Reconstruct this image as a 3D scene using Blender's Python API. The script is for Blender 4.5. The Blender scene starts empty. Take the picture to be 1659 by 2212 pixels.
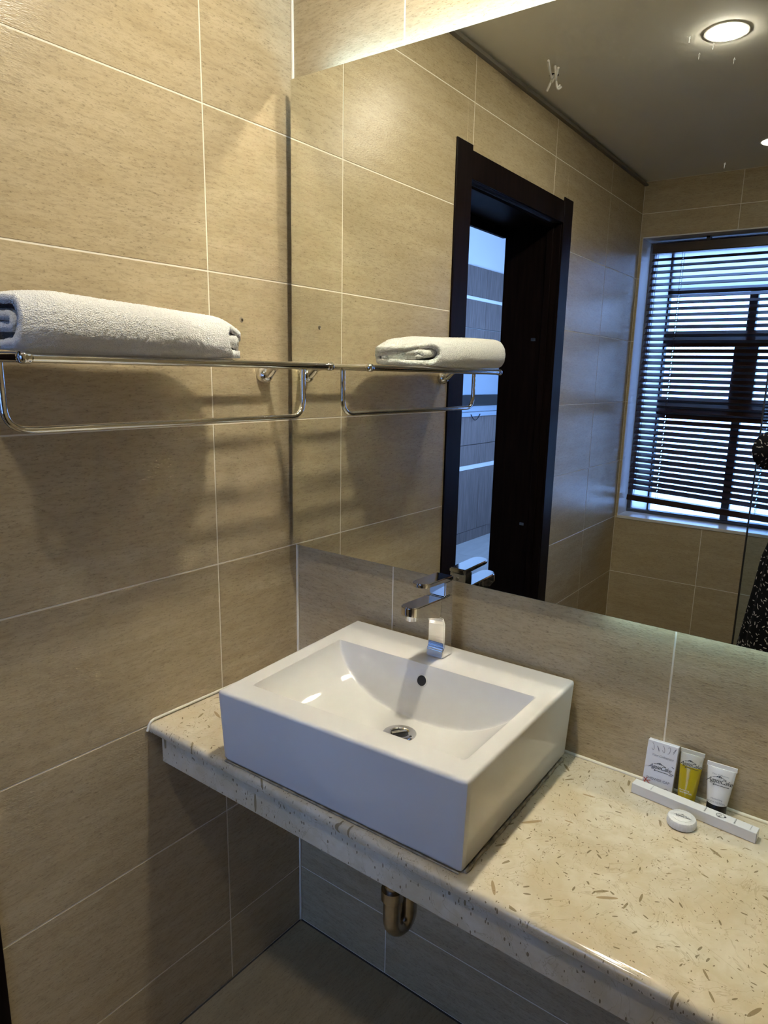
import bpy, bmesh, math, random
from mathutils import Vector, Matrix, Euler, noise

random.seed(7)
scene = bpy.context.scene
COL = scene.collection
PI = math.pi

# ------------------------------------------------------------------ camera
CAM = Vector((1.1603, -1.1715, 1.4815))
FWD = Vector((-0.57399505, 0.79062023, -0.21318849))
RGT = Vector((0.80609429, 0.59135143, 0.02270421))
UPV = Vector((-0.14401973, 0.15881792, 0.97674725))
cd = bpy.data.cameras.new('camera')
cam = bpy.data.objects.new('camera', cd)
COL.objects.link(cam)
m = Matrix((RGT, UPV, -FWD)).transposed().to_4x4()
m.translation = CAM
cam.matrix_world = m
cd.sensor_fit = 'VERTICAL'
cd.sensor_height = 24.0
cd.lens = 24.0 * 1491.09 / 2212.0
cd.shift_x = -36.11 / 2212.0
cd.shift_y = 22.54 / 2212.0
cd.clip_start = 0.005
cd.clip_end = 60
scene.camera = cam

# ------------------------------------------------------------------ world, exposure
world = bpy.data.worlds.new('sky')
scene.world = world
world.use_nodes = True
bg = world.node_tree.nodes['Background']
bg.inputs['Color'].default_value = (0.25, 0.46, 1.0, 1)
bg.inputs['Strength'].default_value = 6.8
scene.view_settings.view_transform = 'Standard'
scene.view_settings.look = 'None'
scene.view_settings.gamma = 1.0
scene.view_settings.use_curve_mapping = False
scene.view_settings.exposure = 0.12
LAMP = 455.0          # downlight lens radiance
LED = 36.0            # strip behind the mirror
cy = scene.cycles
cy.max_bounces = 6
cy.diffuse_bounces = 3
cy.glossy_bounces = 5
cy.transmission_bounces = 6
cy.transparent_max_bounces = 12
cy.caustics_reflective = True
cy.caustics_refractive = False
cy.sample_clamp_direct = 0
cy.sample_clamp_indirect = 0
cy.blur_glossy = 0.0
cy.use_denoising = True
cy.use_adaptive_sampling = True
cy.adaptive_threshold = 0.13
cy.time_limit = 1100
cy.adaptive_min_samples = 16
try:
    cy.denoiser = 'OPENIMAGEDENOISE'
    cy.denoising_input_passes = 'RGB_ALBEDO_NORMAL'
    cy.use_light_tree = True
except Exception:
    pass

# ------------------------------------------------------------------ room measures
D = 2.492       # mirror wall to window wall
H = 2.412       # ceiling
XR = 1.95       # right wall
Z4 = 1.0671     # a tile joint height
WT = 0.24       # left wall thickness
YM = -0.0333    # mirror front
CT = 0.7735     # counter top

# ------------------------------------------------------------------ material helpers
def mat(name):
    M = bpy.data.materials.new(name)
    M.use_nodes = True
    return M, M.node_tree.nodes, M.node_tree.links, M.node_tree.nodes['Principled BSDF']

def plain(name, color, rough=0.5, metal=0.0, spec=0.5, **kw):
    M, N, L, B = mat(name)
    B.inputs['Base Color'].default_value = (*color, 1)
    B.inputs['Roughness'].default_value = rough
    B.inputs['Metallic'].default_value = metal
    B.inputs['Specular IOR Level'].default_value = spec
    for k, v in kw.items():
        B.inputs[k.replace('_', ' ')].default_value = v
    return M

def mottled(name, c0, c1, scale=20, rough=0.5, bump=0.0, stretch=(1, 1, 1), detail=5, metal=0.0, spec=0.5):
    M, N, L, B = mat(name)
    tc = N.new('ShaderNodeTexCoord'); mp = N.new('ShaderNodeMapping')
    mp.inputs['Scale'].default_value = stretch
    nz = N.new('ShaderNodeTexNoise'); nz.inputs['Scale'].default_value = scale; nz.inputs['Detail'].default_value = detail
    rp = N.new('ShaderNodeValToRGB')
    rp.color_ramp.elements[0].color = (*c0, 1); rp.color_ramp.elements[0].position = 0.3
    rp.color_ramp.elements[1].color = (*c1, 1); rp.color_ramp.elements[1].position = 0.7
    L.new(tc.outputs['Object'], mp.inputs['Vector']); L.new(mp.outputs['Vector'], nz.inputs['Vector'])
    L.new(nz.outputs['Fac'], rp.inputs['Fac']); L.new(rp.outputs['Color'], B.inputs['Base Color'])
    B.inputs['Roughness'].default_value = rough; B.inputs['Metallic'].default_value = metal
    B.inputs['Specular IOR Level'].default_value = spec
    if bump:
        bp = N.new('ShaderNodeBump'); bp.inputs['Strength'].default_value = bump; bp.inputs['Distance'].default_value = 0.002
        L.new(nz.outputs['Fac'], bp.inputs['Height']); L.new(bp.outputs['Normal'], B.inputs['Normal'])
    return M

def tile_material(name, dark, mid, light, rough):
    M, N, L, B = mat(name)
    tc = N.new('ShaderNodeTexCoord'); oi = N.new('ShaderNodeObjectInfo')
    mul = N.new('ShaderNodeVectorMath'); mul.operation = 'MULTIPLY'; mul.inputs[1].default_value = (37, 91, 53)
    L.new(oi.outputs['Random'], mul.inputs[0])
    add = N.new('ShaderNodeVectorMath'); add.operation = 'ADD'
    L.new(tc.outputs['Object'], add.inputs[0]); L.new(mul.outputs['Vector'], add.inputs[1])
    def nz(scale, stretch, detail, rot=0.0, rough_=0.55):
        mp = N.new('ShaderNodeMapping'); mp.inputs['Scale'].default_value = stretch; mp.inputs['Rotation'].default_value = (0, 0, rot)
        n = N.new('ShaderNodeTexNoise'); n.inputs['Scale'].default_value = scale; n.inputs['Detail'].default_value = detail
        n.inputs['Roughness'].default_value = rough_
        L.new(add.outputs['Vector'], mp.inputs['Vector']); L.new(mp.outputs['Vector'], n.inputs['Vector'])
        return n
    a = nz(5.0, (1, 5.5, 1), 5, 0.05, 0.68)
    b = nz(42, (1, 5.0, 1), 4, 0.04, 0.72)
    c = nz(150, (1, 3.2, 1), 2, 0.04, 0.5)
    rp = N.new('ShaderNodeValToRGB'); e = rp.color_ramp.elements
    e[0].position = 0.28; e[0].color = (*mid, 1); e[1].position = 0.72; e[1].color = (*light, 1)
    L.new(a.outputs['Fac'], rp.inputs['Fac'])
    rb = N.new('ShaderNodeValToRGB'); e = rb.color_ramp.elements
    e[0].position = 0.47; e[0].color = (0, 0, 0, 1); e[1].position = 0.78; e[1].color = (0.55, 0.55, 0.55, 1)
    L.new(b.outputs['Fac'], rb.inputs['Fac'])
    rc = N.new('ShaderNodeValToRGB'); e = rc.color_ramp.elements
    e[0].position = 0.60; e[0].color = (0, 0, 0, 1); e[1].position = 0.70; e[1].color = (0.9, 0.9, 0.9, 1)
    L.new(c.outputs['Fac'], rc.inputs['Fac'])
    mx = N.new('ShaderNodeMix'); mx.data_type = 'RGBA'; mx.blend_type = 'MIX'
    L.new(rb.outputs['Color'], mx.inputs['Factor']); L.new(rp.outputs['Color'], mx.inputs['A']); mx.inputs['B'].default_value = (*dark, 1)
    mx2 = N.new('ShaderNodeMix'); mx2.data_type = 'RGBA'
    mm = N.new('ShaderNodeMath'); mm.operation = 'MULTIPLY'
    L.new(rc.outputs['Color'], mm.inputs[0]); L.new(b.outputs['Fac'], mm.inputs[1])
    L.new(mm.outputs['Value'], mx2.inputs['Factor']); L.new(mx.outputs['Result'], mx2.inputs['A'])
    mx2.inputs['B'].default_value = (dark[0] * 0.6, dark[1] * 0.6, dark[2] * 0.6, 1)
    L.new(mx2.outputs['Result'], B.inputs['Base Color'])
    B.inputs['Roughness'].default_value = rough
    B.inputs['Specular IOR Level'].default_value = 0.32
    bp = N.new('ShaderNodeBump'); bp.inputs['Strength'].default_value = 0.25; bp.inputs['Distance'].default_value = 0.0015
    L.new(c.outputs['Fac'], bp.inputs['Height']); L.new(bp.outputs['Normal'], B.inputs['Normal'])
    return M

def marble_material(name):
    M, N, L, B = mat(name)
    tc = N.new('ShaderNodeTexCoord')
    def noise_(scale, detail=4, rough_=0.5, dist=0.0, stretch=None):
        n = N.new('ShaderNodeTexNoise'); n.inputs['Scale'].default_value = scale; n.inputs['Detail'].default_value = detail
        n.inputs['Roughness'].default_value = rough_; n.inputs['Distortion'].default_value = dist
        if stretch:
            mp = N.new('ShaderNodeMapping'); mp.inputs['Scale'].default_value = stretch; mp.inputs['Rotation'].default_value = (0, 0, 0.5)
            L.new(tc.outputs['Object'], mp.inputs['Vector']); L.new(mp.outputs['Vector'], n.inputs['Vector'])
        else:
            L.new(tc.outputs['Object'], n.inputs['Vector'])
        return n
    def ramp(src, p0, c0, p1, c1):
        r = N.new('ShaderNodeValToRGB'); e = r.color_ramp.elements
        e[0].position = p0; e[0].color = c0; e[1].position = p1; e[1].color = c1
        L.new(src, r.inputs['Fac']); return r
    def mix(fac, a, b):
        x = N.new('ShaderNodeMix'); x.data_type = 'RGBA'
        L.new(fac, x.inputs['Factor']); L.new(a, x.inputs['A'])
        if isinstance(b, tuple): x.inputs['B'].default_value = b
        else: L.new(b, x.inputs['B'])
        return x.outputs['Result']
    W = (1, 1, 1, 1); K = (0, 0, 0, 1)
    base = ramp(noise_(9, 6, 0.6, 0.8).outputs['Fac'], 0.36, (0.60, 0.505, 0.335, 1), 0.62, (0.71, 0.63, 0.47, 1)).outputs['Color']
    cloud = ramp(noise_(34, 5, 0.65, 0.5).outputs['Fac'], 0.42, K, 0.66, (0.6, 0.6, 0.6, 1)).outputs['Color']
    base = mix(cloud, base, (0.58, 0.48, 0.30, 1))
    # hairline veins
    vn = noise_(13, 4, 0.6, 1.6)
    sb = N.new('ShaderNodeMath'); sb.operation = 'SUBTRACT'; sb.inputs[1].default_value = 0.5; L.new(vn.outputs['Fac'], sb.inputs[0])
    ab = N.new('ShaderNodeMath'); ab.operation = 'ABSOLUTE'; L.new(sb.outputs['Value'], ab.inputs[0])
    vein = ramp(ab.outputs['Value'], 0.0, (0.45, 0.45, 0.45, 1), 0.012, K).outputs['Color']
    base = mix(vein, base, (0.36, 0.27, 0.14, 1))
    # shell flecks: elongated cells with their own direction
    def flecks(scale, size, asp, keep, colour, base):
        vm = N.new('ShaderNodeVectorMath'); vm.operation = 'SCALE'; vm.inputs['Scale'].default_value = scale
        L.new(tc.outputs['Object'], vm.inputs[0])
        v = N.new('ShaderNodeTexVoronoi'); v.inputs['Scale'].default_value = 1.0
        L.new(vm.outputs['Vector'], v.inputs['Vector'])
        d = N.new('ShaderNodeVectorMath'); d.operation = 'SUBTRACT'
        L.new(vm.outputs['Vector'], d.inputs[0]); L.new(v.outputs['Position'], d.inputs[1])
        sp = N.new('ShaderNodeSeparateColor'); L.new(v.outputs['Color'], sp.inputs['Color'])
        an = N.new('ShaderNodeMath'); an.operation = 'MULTIPLY'; an.inputs[1].default_value = 6.3; L.new(sp.outputs['Red'], an.inputs[0])
        vr = N.new('ShaderNodeVectorRotate'); vr.rotation_type = 'Z_AXIS'
        L.new(d.outputs['Vector'], vr.inputs['Vector']); L.new(an.outputs['Value'], vr.inputs['Angle'])
        sc = N.new('ShaderNodeVectorMath'); sc.operation = 'MULTIPLY'; sc.inputs[1].default_value = (1, asp, 0.6)
        L.new(vr.outputs['Vector'], sc.inputs[0])
        ln = N.new('ShaderNodeVectorMath'); ln.operation = 'LENGTH'; L.new(sc.outputs['Vector'], ln.inputs[0])
        sz = N.new('ShaderNodeMath'); sz.operation = 'MULTIPLY'; sz.inputs[1].default_value = size; L.new(sp.outputs['Green'], sz.inputs[0])
        lt = N.new('ShaderNodeMath'); lt.operation = 'LESS_THAN'; L.new(ln.outputs['Value'], lt.inputs[0]); L.new(sz.outputs['Value'], lt.inputs[1])
        kp = N.new('ShaderNodeMath'); kp.operation = 'LESS_THAN'; kp.inputs[1].default_value = keep; L.new(sp.outputs['Blue'], kp.inputs[0])
        an2 = N.new('ShaderNodeMath'); an2.operation = 'MULTIPLY'; L.new(lt.outputs['Value'], an2.inputs[0]); L.new(kp.outputs['Value'], an2.inputs[1])
        op = N.new('ShaderNodeMath'); op.operation = 'MULTIPLY'; op.inputs[1].default_value = 0.8; L.new(an2.outputs['Value'], op.inputs[0])
        return mix(op.outputs['Value'], base, colour)
    base = flecks(38, 0.50, 5.0, 0.20, (0.22, 0.16, 0.07, 1), base)
    base = flecks(80, 0.46, 3.6, 0.24, (0.17, 0.12, 0.055, 1), base)
    base = flecks(200, 0.46, 2.0, 0.22, (0.17, 0.12, 0.06, 1), base)
    base = flecks(13, 0.26, 5.5, 0.14, (0.33, 0.22, 0.10, 1), base)
    L.new(base, B.inputs['Base Color'])
    B.inputs['Roughness'].default_value = 0.09
    return M

def wood_material(name, c0, c1, rough=0.35, axis='z', scale=6):
    st = {'z': (14, 14, 1), 'y': (14, 1, 14), 'x': (1, 14, 14)}[axis]
    return mottled(name, c0, c1, scale=scale, rough=rough, stretch=st, detail=6)

def emission(name, color, strength):
    M = bpy.data.materials.new(name); M.use_nodes = True
    N, L = M.node_tree.nodes, M.node_tree.links
    N.clear(); o = N.new('ShaderNodeOutputMaterial'); e = N.new('ShaderNodeEmission')
    e.inputs['Color'].default_value = (*color, 1); e.inputs['Strength'].default_value = strength
    L.new(e.outputs[0], o.inputs['Surface']); return M

def thin_glass(name, tint, gloss=0.06):
    M = bpy.data.materials.new(name); M.use_nodes = True
    N, L = M.node_tree.nodes, M.node_tree.links
    N.clear(); o = N.new('ShaderNodeOutputMaterial')
    t = N.new('ShaderNodeBsdfTransparent'); t.inputs['Color'].default_value = (*tint, 1)
    g = N.new('ShaderNodeBsdfGlossy'); g.inputs['Roughness'].default_value = 0.0
    fr = N.new('ShaderNodeFresnel'); fr.inputs['IOR'].default_value = 1.45
    mx = N.new('ShaderNodeMixShader')
    L.new(fr.outputs[0], mx.inputs[0]); L.new(t.outputs[0], mx.inputs[1]); L.new(g.outputs[0], mx.inputs[2])
    L.new(mx.outputs[0], o.inputs['Surface']); return M

def petal_fabric(name):
    M, N, L, B = mat(name)
    tc = N.new('ShaderNodeTexCoord')
    vm = N.new('ShaderNodeVectorMath'); vm.operation = 'SCALE'; vm.inputs['Scale'].default_value = 62
    L.new(tc.outputs['Object'], vm.inputs[0])
    v = N.new('ShaderNodeTexVoronoi'); v.inputs['Scale'].default_value = 1; v.inputs['Randomness'].default_value = 0.9
    L.new(vm.outputs['Vector'], v.inputs['Vector'])
    d = N.new('ShaderNodeVectorMath'); d.operation = 'SUBTRACT'
    L.new(vm.outputs['Vector'], d.inputs[0]); L.new(v.outputs['Position'], d.inputs[1])
    sp = N.new('ShaderNodeSeparateColor'); L.new(v.outputs['Color'], sp.inputs['Color'])
    an = N.new('ShaderNodeMath'); an.operation = 'MULTIPLY'; an.inputs[1].default_value = 6.3; L.new(sp.outputs['Red'], an.inputs[0])
    vr = N.new('ShaderNodeVectorRotate'); vr.rotation_type = 'Y_AXIS'
    L.new(d.outputs['Vector'], vr.inputs['Vector']); L.new(an.outputs['Value'], vr.inputs['Angle'])
    sc = N.new('ShaderNodeVectorMath'); sc.operation = 'MULTIPLY'; sc.inputs[1].default_value = (1, 0.9, 3.8)
    L.new(vr.outputs['Vector'], sc.inputs[0])
    ln = N.new('ShaderNodeVectorMath'); ln.operation = 'LENGTH'; L.new(sc.outputs['Vector'], ln.inputs[0])
    lt = N.new('ShaderNodeMath'); lt.operation = 'LESS_THAN'; lt.inputs[1].default_value = 0.40; L.new(ln.outputs['Value'], lt.inputs[0])
    mx = N.new('ShaderNodeMix'); mx.data_type = 'RGBA'
    L.new(lt.outputs['Value'], mx.inputs['Factor']); mx.inputs['A'].default_value = (0.004, 0.004, 0.005, 1); mx.inputs['B'].default_value = (0.6, 0.55, 0.48, 1)
    L.new(mx.outputs['Result'], B.inputs['Base Color'])
    B.inputs['Roughness'].default_value = 0.85
    B.inputs['Specular IOR Level'].default_value = 0.2
    return M

MT = {}
MT['tile'] = tile_material('beige_stone_tile', (0.25, 0.188, 0.105), (0.455, 0.355, 0.205), (0.555, 0.452, 0.285), 0.24)
MT['floor'] = tile_material('brown_stone_floor_tile', (0.26, 0.19, 0.09), (0.40, 0.305, 0.16), (0.48, 0.375, 0.21), 0.5)
MT['grout'] = plain('cream_grout', (0.86, 0.79, 0.64), 0.8)
MT['floorgrout'] = plain('dark_floor_joint', (0.08, 0.07, 0.05), 0.8)
MT['paint'] = mottled('ceiling_paint', (0.88, 0.84, 0.73), (0.90, 0.86, 0.75), 3, 0.8)
MT['white'] = plain('white_wall_paint', (0.85, 0.85, 0.85), 0.7)
MT['marble'] = marble_material('cream_shell_marble')
MT['ceramic'] = plain('white_glazed_ceramic', (0.68, 0.66, 0.615), 0.05, 0, 0.5)
MT['chrome'] = plain('polished_chrome', (0.78, 0.77, 0.75), 0.06, 1.0)
MT['oldchrome'] = mottled('dull_chrome', (0.35, 0.33, 0.30), (0.55, 0.52, 0.47), 40, 0.22, metal=1.0)
MT['black'] = plain('black_void', (0.004, 0.004, 0.004), 0.6)
MT['mirror'] = plain('silvered_glass', (0.86, 0.88, 0.84), 0.0, 1.0)
MT['glassedge'] = plain('mirror_edge', (0.22, 0.27, 0.23), 0.15)
MT['caulk'] = plain('white_sealant', (0.82, 0.76, 0.60), 0.5)
MT['dirtycaulk'] = mottled('grubby_sealant', (0.10, 0.08, 0.05), (0.45, 0.38, 0.26), 60, 0.7)
MT['darkwood'] = wood_material('dark_stained_wood', (0.004, 0.0022, 0.002), (0.011, 0.006, 0.005), 0.42)
MT['darkwood'].node_tree.nodes['Principled BSDF'].inputs['Specular IOR Level'].default_value = 0.06
MT['blindwood'] = wood_material('dark_brown_blind_wood', (0.018, 0.009, 0.007), (0.045, 0.022, 0.016), 0.32, 'x')
MT['cord'] = plain('brown_cord', (0.05, 0.03, 0.025), 0.8)
MT['alu'] = plain('grey_aluminium', (0.16, 0.17, 0.20), 0.4, 0.6)
MT['palealu'] = mottled('pale_shutter_strip', (0.30, 0.27, 0.28), (0.66, 0.62, 0.62), 30, 0.5, stretch=(2, 2, 0.05))
MT['pane'] = thin_glass('clear_pane', (0.97, 0.98, 1.0))
MT['screen'] = thin_glass('shower_glass', (0.86, 0.92, 0.96))
MT['frost'] = None
MT['panel'] = wood_material('walnut_panel', (0.13, 0.10, 0.09), (0.24, 0.19, 0.17), 0.45)
MT['tvglass'] = plain('grey_glass_panel', (0.35, 0.42, 0.5), 0.08)
MT['bedfloor'] = mottled('pale_bedroom_tile', (0.60, 0.58, 0.54), (0.70, 0.68, 0.64), 5, 0.3, stretch=(1, 4, 1))
MT['paper'] = plain('white_card', (0.80, 0.78, 0.74), 0.45)
MT['ink'] = plain('black_ink', (0.012, 0.012, 0.015), 0.6)
MT['greyink'] = plain('grey_ink', (0.16, 0.16, 0.19), 0.6)
MT['redink'] = plain('red_ink', (0.55, 0.10, 0.05), 0.6)
MT['wrap'] = mottled('pleated_soap_paper', (0.70, 0.69, 0.66), (0.82, 0.81, 0.78), 90, 0.3)
MT['gel'] = plain('yellow_gel', (0.62, 0.47, 0.02), 0.12, 0, 0.5, Transmission_Weight=0.25)
MT['cleartube'] = plain('milky_plastic', (0.72, 0.70, 0.60), 0.2, 0, 0.5, Transmission_Weight=0.2)
MT['tube'] = plain('white_tube_plastic', (0.76, 0.74, 0.71), 0.25)
MT['blackcap'] = plain('black_plastic', (0.006, 0.006, 0.008), 0.3)
MT['wire'] = plain('white_wire', (0.95, 0.93, 0.88), 0.5)
LC = (1.0, 0.94, 0.80)
MT['lens'] = emission('downlight_lens', LC, LAMP)
MT['lensweak'] = emission('downlight_lens_weak', LC, LAMP * 0.45)
MT['lensoff'] = emission('downlight_lens_faint', LC, 2.0)  # lamp taken as switched off, a faint glow added to its lens
MT['led'] = emission('led_strip', (0.40, 0.66, 1.0), LED)
MT['ledlow'] = emission('led_strip_weak', (0.55, 0.85, 1.0), LED * 0.22)
MT['trimwhite'] = plain('white_bezel', (0.7, 0.68, 0.62), 0.4)
MT['skin'] = mottled('skin', (0.30, 0.17, 0.11), (0.36, 0.21, 0.14), 8, 0.5)
MT['hair'] = mottled('black_hair', (0.008, 0.006, 0.005), (0.02, 0.014, 0.01), 60, 0.45, stretch=(6, 6, 1))
MT['dress'] = petal_fabric('black_petal_print')
MT['phone'] = plain('black_phone', (0.01, 0.01, 0.012), 0.2)
MT['lips'] = plain('lips', (0.30, 0.10, 0.08), 0.45)
MT['eyewhite'] = plain('eye_white', (0.75, 0.73, 0.7), 0.2)

def towel_material():
    M, N, L, B = mat('white_terry')
    tc = N.new('ShaderNodeTexCoord')
    n = N.new('ShaderNodeTexNoise'); n.inputs['Scale'].default_value = 700; n.inputs['Detail'].default_value = 3
    n2 = N.new('ShaderNodeTexVoronoi'); n2.inputs['Scale'].default_value = 520
    L.new(tc.outputs['Object'], n.inputs['Vector']); L.new(tc.outputs['Object'], n2.inputs['Vector'])
    ad = N.new('ShaderNodeMath'); ad.operation = 'ADD'; L.new(n.outputs['Fac'], ad.inputs[0]); L.new(n2.outputs['Distance'], ad.inputs[1])
    bp = N.new('ShaderNodeBump'); bp.inputs['Strength'].default_value = 0.6; bp.inputs['Distance'].default_value = 0.003
    L.new(ad.outputs['Value'], bp.inputs['Height']); L.new(bp.outputs['Normal'], B.inputs['Normal'])
    rp = N.new('ShaderNodeValToRGB'); e = rp.color_ramp.elements
    e[0].position = 0.3; e[0].color = (0.62, 0.59, 0.52, 1); e[1].position = 0.9; e[1].color = (0.88, 0.86, 0.80, 1)
    L.new(ad.outputs['Value'], rp.inputs['Fac']); L.new(rp.outputs['Color'], B.inputs['Base Color'])
    B.inputs['Roughness'].default_value = 0.95; B.inputs['Specular IOR Level'].default_value = 0.1
    B.inputs['Sheen Weight'].default_value = 0.4
    return M
MT['terry'] = towel_material()

def frosted():
    M = bpy.data.materials.new('frosted_pane'); M.use_nodes = True
    N, L = M.node_tree.nodes, M.node_tree.links
    N.clear(); o = N.new('ShaderNodeOutputMaterial')
    t = N.new('ShaderNodeBsdfTranslucent'); t.inputs['Color'].default_value = (0.75, 0.75, 0.78, 1)
    L.new(t.outputs[0], o.inputs['Surface']); return M
MT['frost'] = frosted()

# ------------------------------------------------------------------ geometry helpers
def smooth(me, ang=None):
    for p in me.polygons: p.use_smooth = True
    if ang is not None:
        try: me.set_sharp_from_angle(angle=ang)
        except Exception: pass

def obj(name, bm, material, parent=None, smooth_ang=None, loc=None):
    me = bpy.data.meshes.new(name)
    bm.to_mesh(me); bm.free()
    if material: me.materials.append(material)
    if smooth_ang is not None: smooth(me, smooth_ang)
    o = bpy.data.objects.new(name, me); COL.objects.link(o)
    if loc is not None: o.location = loc
    if parent: o.parent = parent
    return o

def empty(name, loc=(0, 0, 0), rot=(0, 0, 0)):
    o = bpy.data.objects.new(name, None); COL.objects.link(o)
    o.location = loc; o.rotation_euler = rot; o.empty_display_size = 0.05
    return o

def tag(o, label, cat, group=None):
    o['label'] = label; o['category'] = cat
    if group: o['group'] = group
    return o

def struct(o, label, cat):
    o['kind'] = 'structure'; o['label'] = label; o['category'] = cat
    return o

def box(bm, x0, x1, y0, y1, z0, z1, bev=0.0, seg=1):
    c = Vector(((x0 + x1) / 2, (y0 + y1) / 2, (z0 + z1) / 2))
    r = bmesh.ops.create_cube(bm, size=1, matrix=Matrix.Translation(c) @ Matrix.Diagonal((abs(x1 - x0), abs(y1 - y0), abs(z1 - z0), 1)))
    if bev > 0:
        es = list({e for v in r['verts'] for e in v.link_edges})
        bmesh.ops.bevel(bm, geom=es, offset=bev, segments=seg, affect='EDGES', profile=0.5)
    return r['verts']

def nbox(*a, **k):
    bm = bmesh.new(); box(bm, *a, **k); return bm

def cyl(bm, p0, p1, r0, r1=None, n=20, cap=True):
    p0, p1 = Vector(p0), Vector(p1); r1 = r0 if r1 is None else r1
    d = p1 - p0
    q = Vector((0, 0, 1)).rotation_difference(d.normalized())
    bmesh.ops.create_cone(bm, cap_ends=cap, segments=n, radius1=r0, radius2=r1, depth=d.length,
                          matrix=Matrix.Translation((p0 + p1) / 2) @ q.to_matrix().to_4x4())

def tube(bm, pts, r, n=12, closed=False, cap=True):
    pts = [Vector(p) for p in pts]
    rs = r if isinstance(r, (list, tuple)) else [r] * len(pts)
    rings = []; prev = None
    N = len(pts)
    for i, p in enumerate(pts):
        a = pts[i - 1] if (i > 0 or closed) else pts[i]
        b = pts[(i + 1) % N] if (i < N - 1 or closed) else pts[i]
        t = (b - a).normalized()
        if prev is None:
            u = t.orthogonal().normalized()
        else:
            u = (prev - t * prev.dot(t))
            u = u.normalized() if u.length > 1e-6 else t.orthogonal().normalized()
        prev = u; w = t.cross(u)
        rings.append([bm.verts.new(p + (u * math.cos(2 * PI * k / n) + w * math.sin(2 * PI * k / n)) * rs[i]) for k in range(n)])
    for i in range(N if closed else N - 1):
        A, B_ = rings[i], rings[(i + 1) % N]
        for k in range(n):
            bm.faces.new((A[k], A[(k + 1) % n], B_[(k + 1) % n], B_[k]))
    if cap and not closed:
        bm.faces.new(rings[0][::-1]); bm.faces.new(rings[-1])

def fillet(pts, r, seg=6):
    out = [Vector(pts[0])]
    for i in range(1, len(pts) - 1):
        a, b, c = Vector(pts[i - 1]), Vector(pts[i]), Vector(pts[i + 1])
        u, w = (a - b).normalized(), (c - b).normalized()
        p0, p1 = b + u * r, b + w * r
        for k in range(seg + 1):
            t = k / seg
            out.append((1 - t) ** 2 * p0 + 2 * t * (1 - t) * b + t * t * p1)
    out.append(Vector(pts[-1]))
    return out

def lathe(bm, prof, n=32, center=(0, 0, 0)):
    c = Vector(center); rings = []
    for r, z in prof:
        rings.append([bm.verts.new(c + Vector((r * math.cos(2 * PI * k / n), r * math.sin(2 * PI * k / n), z))) for k in range(n)])
    for A, B_ in zip(rings, rings[1:]):
        for k in range(n):
            bm.faces.new((A[k], A[(k + 1) % n], B_[(k + 1) % n], B_[k]))
    if prof[0][0] > 1e-6: bm.faces.new(rings[0][::-1])
    if prof[-1][0] > 1e-6: bm.faces.new(rings[-1])
    bmesh.ops.remove_doubles(bm, verts=bm.verts, dist=1e-6)

def prism(bm, pts, axis_vec, depth):
    d = Vector(axis_vec) * depth
    A = [bm.verts.new(Vector(p)) for p in pts]; B_ = [bm.verts.new(Vector(p) + d) for p in pts]
    n = len(pts)
    bm.faces.new(A[::-1]); bm.faces.new(B_)
    for k in range(n): bm.faces.new((A[k], A[(k + 1) % n], B_[(k + 1) % n], B_[k]))
    bmesh.ops.recalc_face_normals(bm, faces=bm.faces)

def text(name, body, size, material, parent, origin, right, up, shear=0.0, align='CENTER', spacing=1.0):
    """flat print lying on a surface; origin is on the surface, lifted a little"""
    c = bpy.data.curves.new(name, 'FONT'); c.body = body; c.size = size; c.shear = shear
    c.align_x = align; c.align_y = 'CENTER'; c.space_character = spacing; c.resolution_u = 3
    t = bpy.data.objects.new(name + '_curve', c); COL.objects.link(t)
    r = Vector(right).normalized(); u = Vector(up); u = (u - r * u.dot(r)).normalized(); n = r.cross(u)
    M4 = Matrix((r, u, n)).transposed().to_4x4(); M4.translation = Vector(origin) + n * 0.0003
    TEXTS.append((t, name, material, parent, M4))

TEXTS = []
def finish_texts():
    dg = bpy.context.evaluated_depsgraph_get()
    done = []
    for t, name, material, parent, M4 in TEXTS:
        me = bpy.data.meshes.new_from_object(t.evaluated_get(dg))
        me.materials.clear(); me.materials.append(material); me.name = name
        done.append((t, name, me, parent, M4))
    for t, name, me, parent, M4 in done:
        c = t.data
        bpy.data.objects.remove(t); bpy.data.curves.remove(c)
        o = bpy.data.objects.new(name, me); COL.objects.link(o)
        o.parent = parent; o.matrix_basis = M4

def strokes(name, polys, width, material, parent, origin, right, up):
    """flat printed line work on a surface: list of 2D polylines"""
    bm = bmesh.new()
    for pl in polys:
        w = width
        if isinstance(pl, tuple): pl, w = pl
        P = [Vector((a, b, 0)) for a, b in pl]
        L_, R_ = [], []
        for i, p in enumerate(P):
            t = (P[min(i + 1, len(P) - 1)] - P[max(i - 1, 0)])
            t = t.normalized() if t.length > 0 else Vector((1, 0, 0))
            n = Vector((-t.y, t.x, 0)) * w / 2
            L_.append(bm.verts.new(p + n)); R_.append(bm.verts.new(p - n))
        for i in range(len(P) - 1):
            bm.faces.new((R_[i], R_[i + 1], L_[i + 1], L_[i]))
    o = obj(name, bm, material)
    r = Vector(right).normalized(); u = Vector(up); u = (u - r * u.dot(r)).normalized(); n = r.cross(u)
    M4 = Matrix((r, u, n)).transposed().to_4x4(); M4.translation = Vector(origin) + n * 0.0003
    o.parent = parent; o.matrix_basis = M4
    return o

# ------------------------------------------------------------------ tiled surfaces
GAP = 0.0030
def cut(rects, hole):
    out = []
    for (a, b, c, d) in rects:
        ha, hb, hc, hd = hole
        if hb <= a or ha >= b or hd <= c or hc >= d: out.append((a, b, c, d)); continue
        if ha > a: out.append((a, ha, c, d))
        if hb < b: out.append((hb, b, c, d))
        a2, b2 = max(a, ha), min(b, hb)
        if hc > c: out.append((a2, b2, c, hc))
        if hd < d: out.append((a2, b2, hd, d))
    return out

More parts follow.
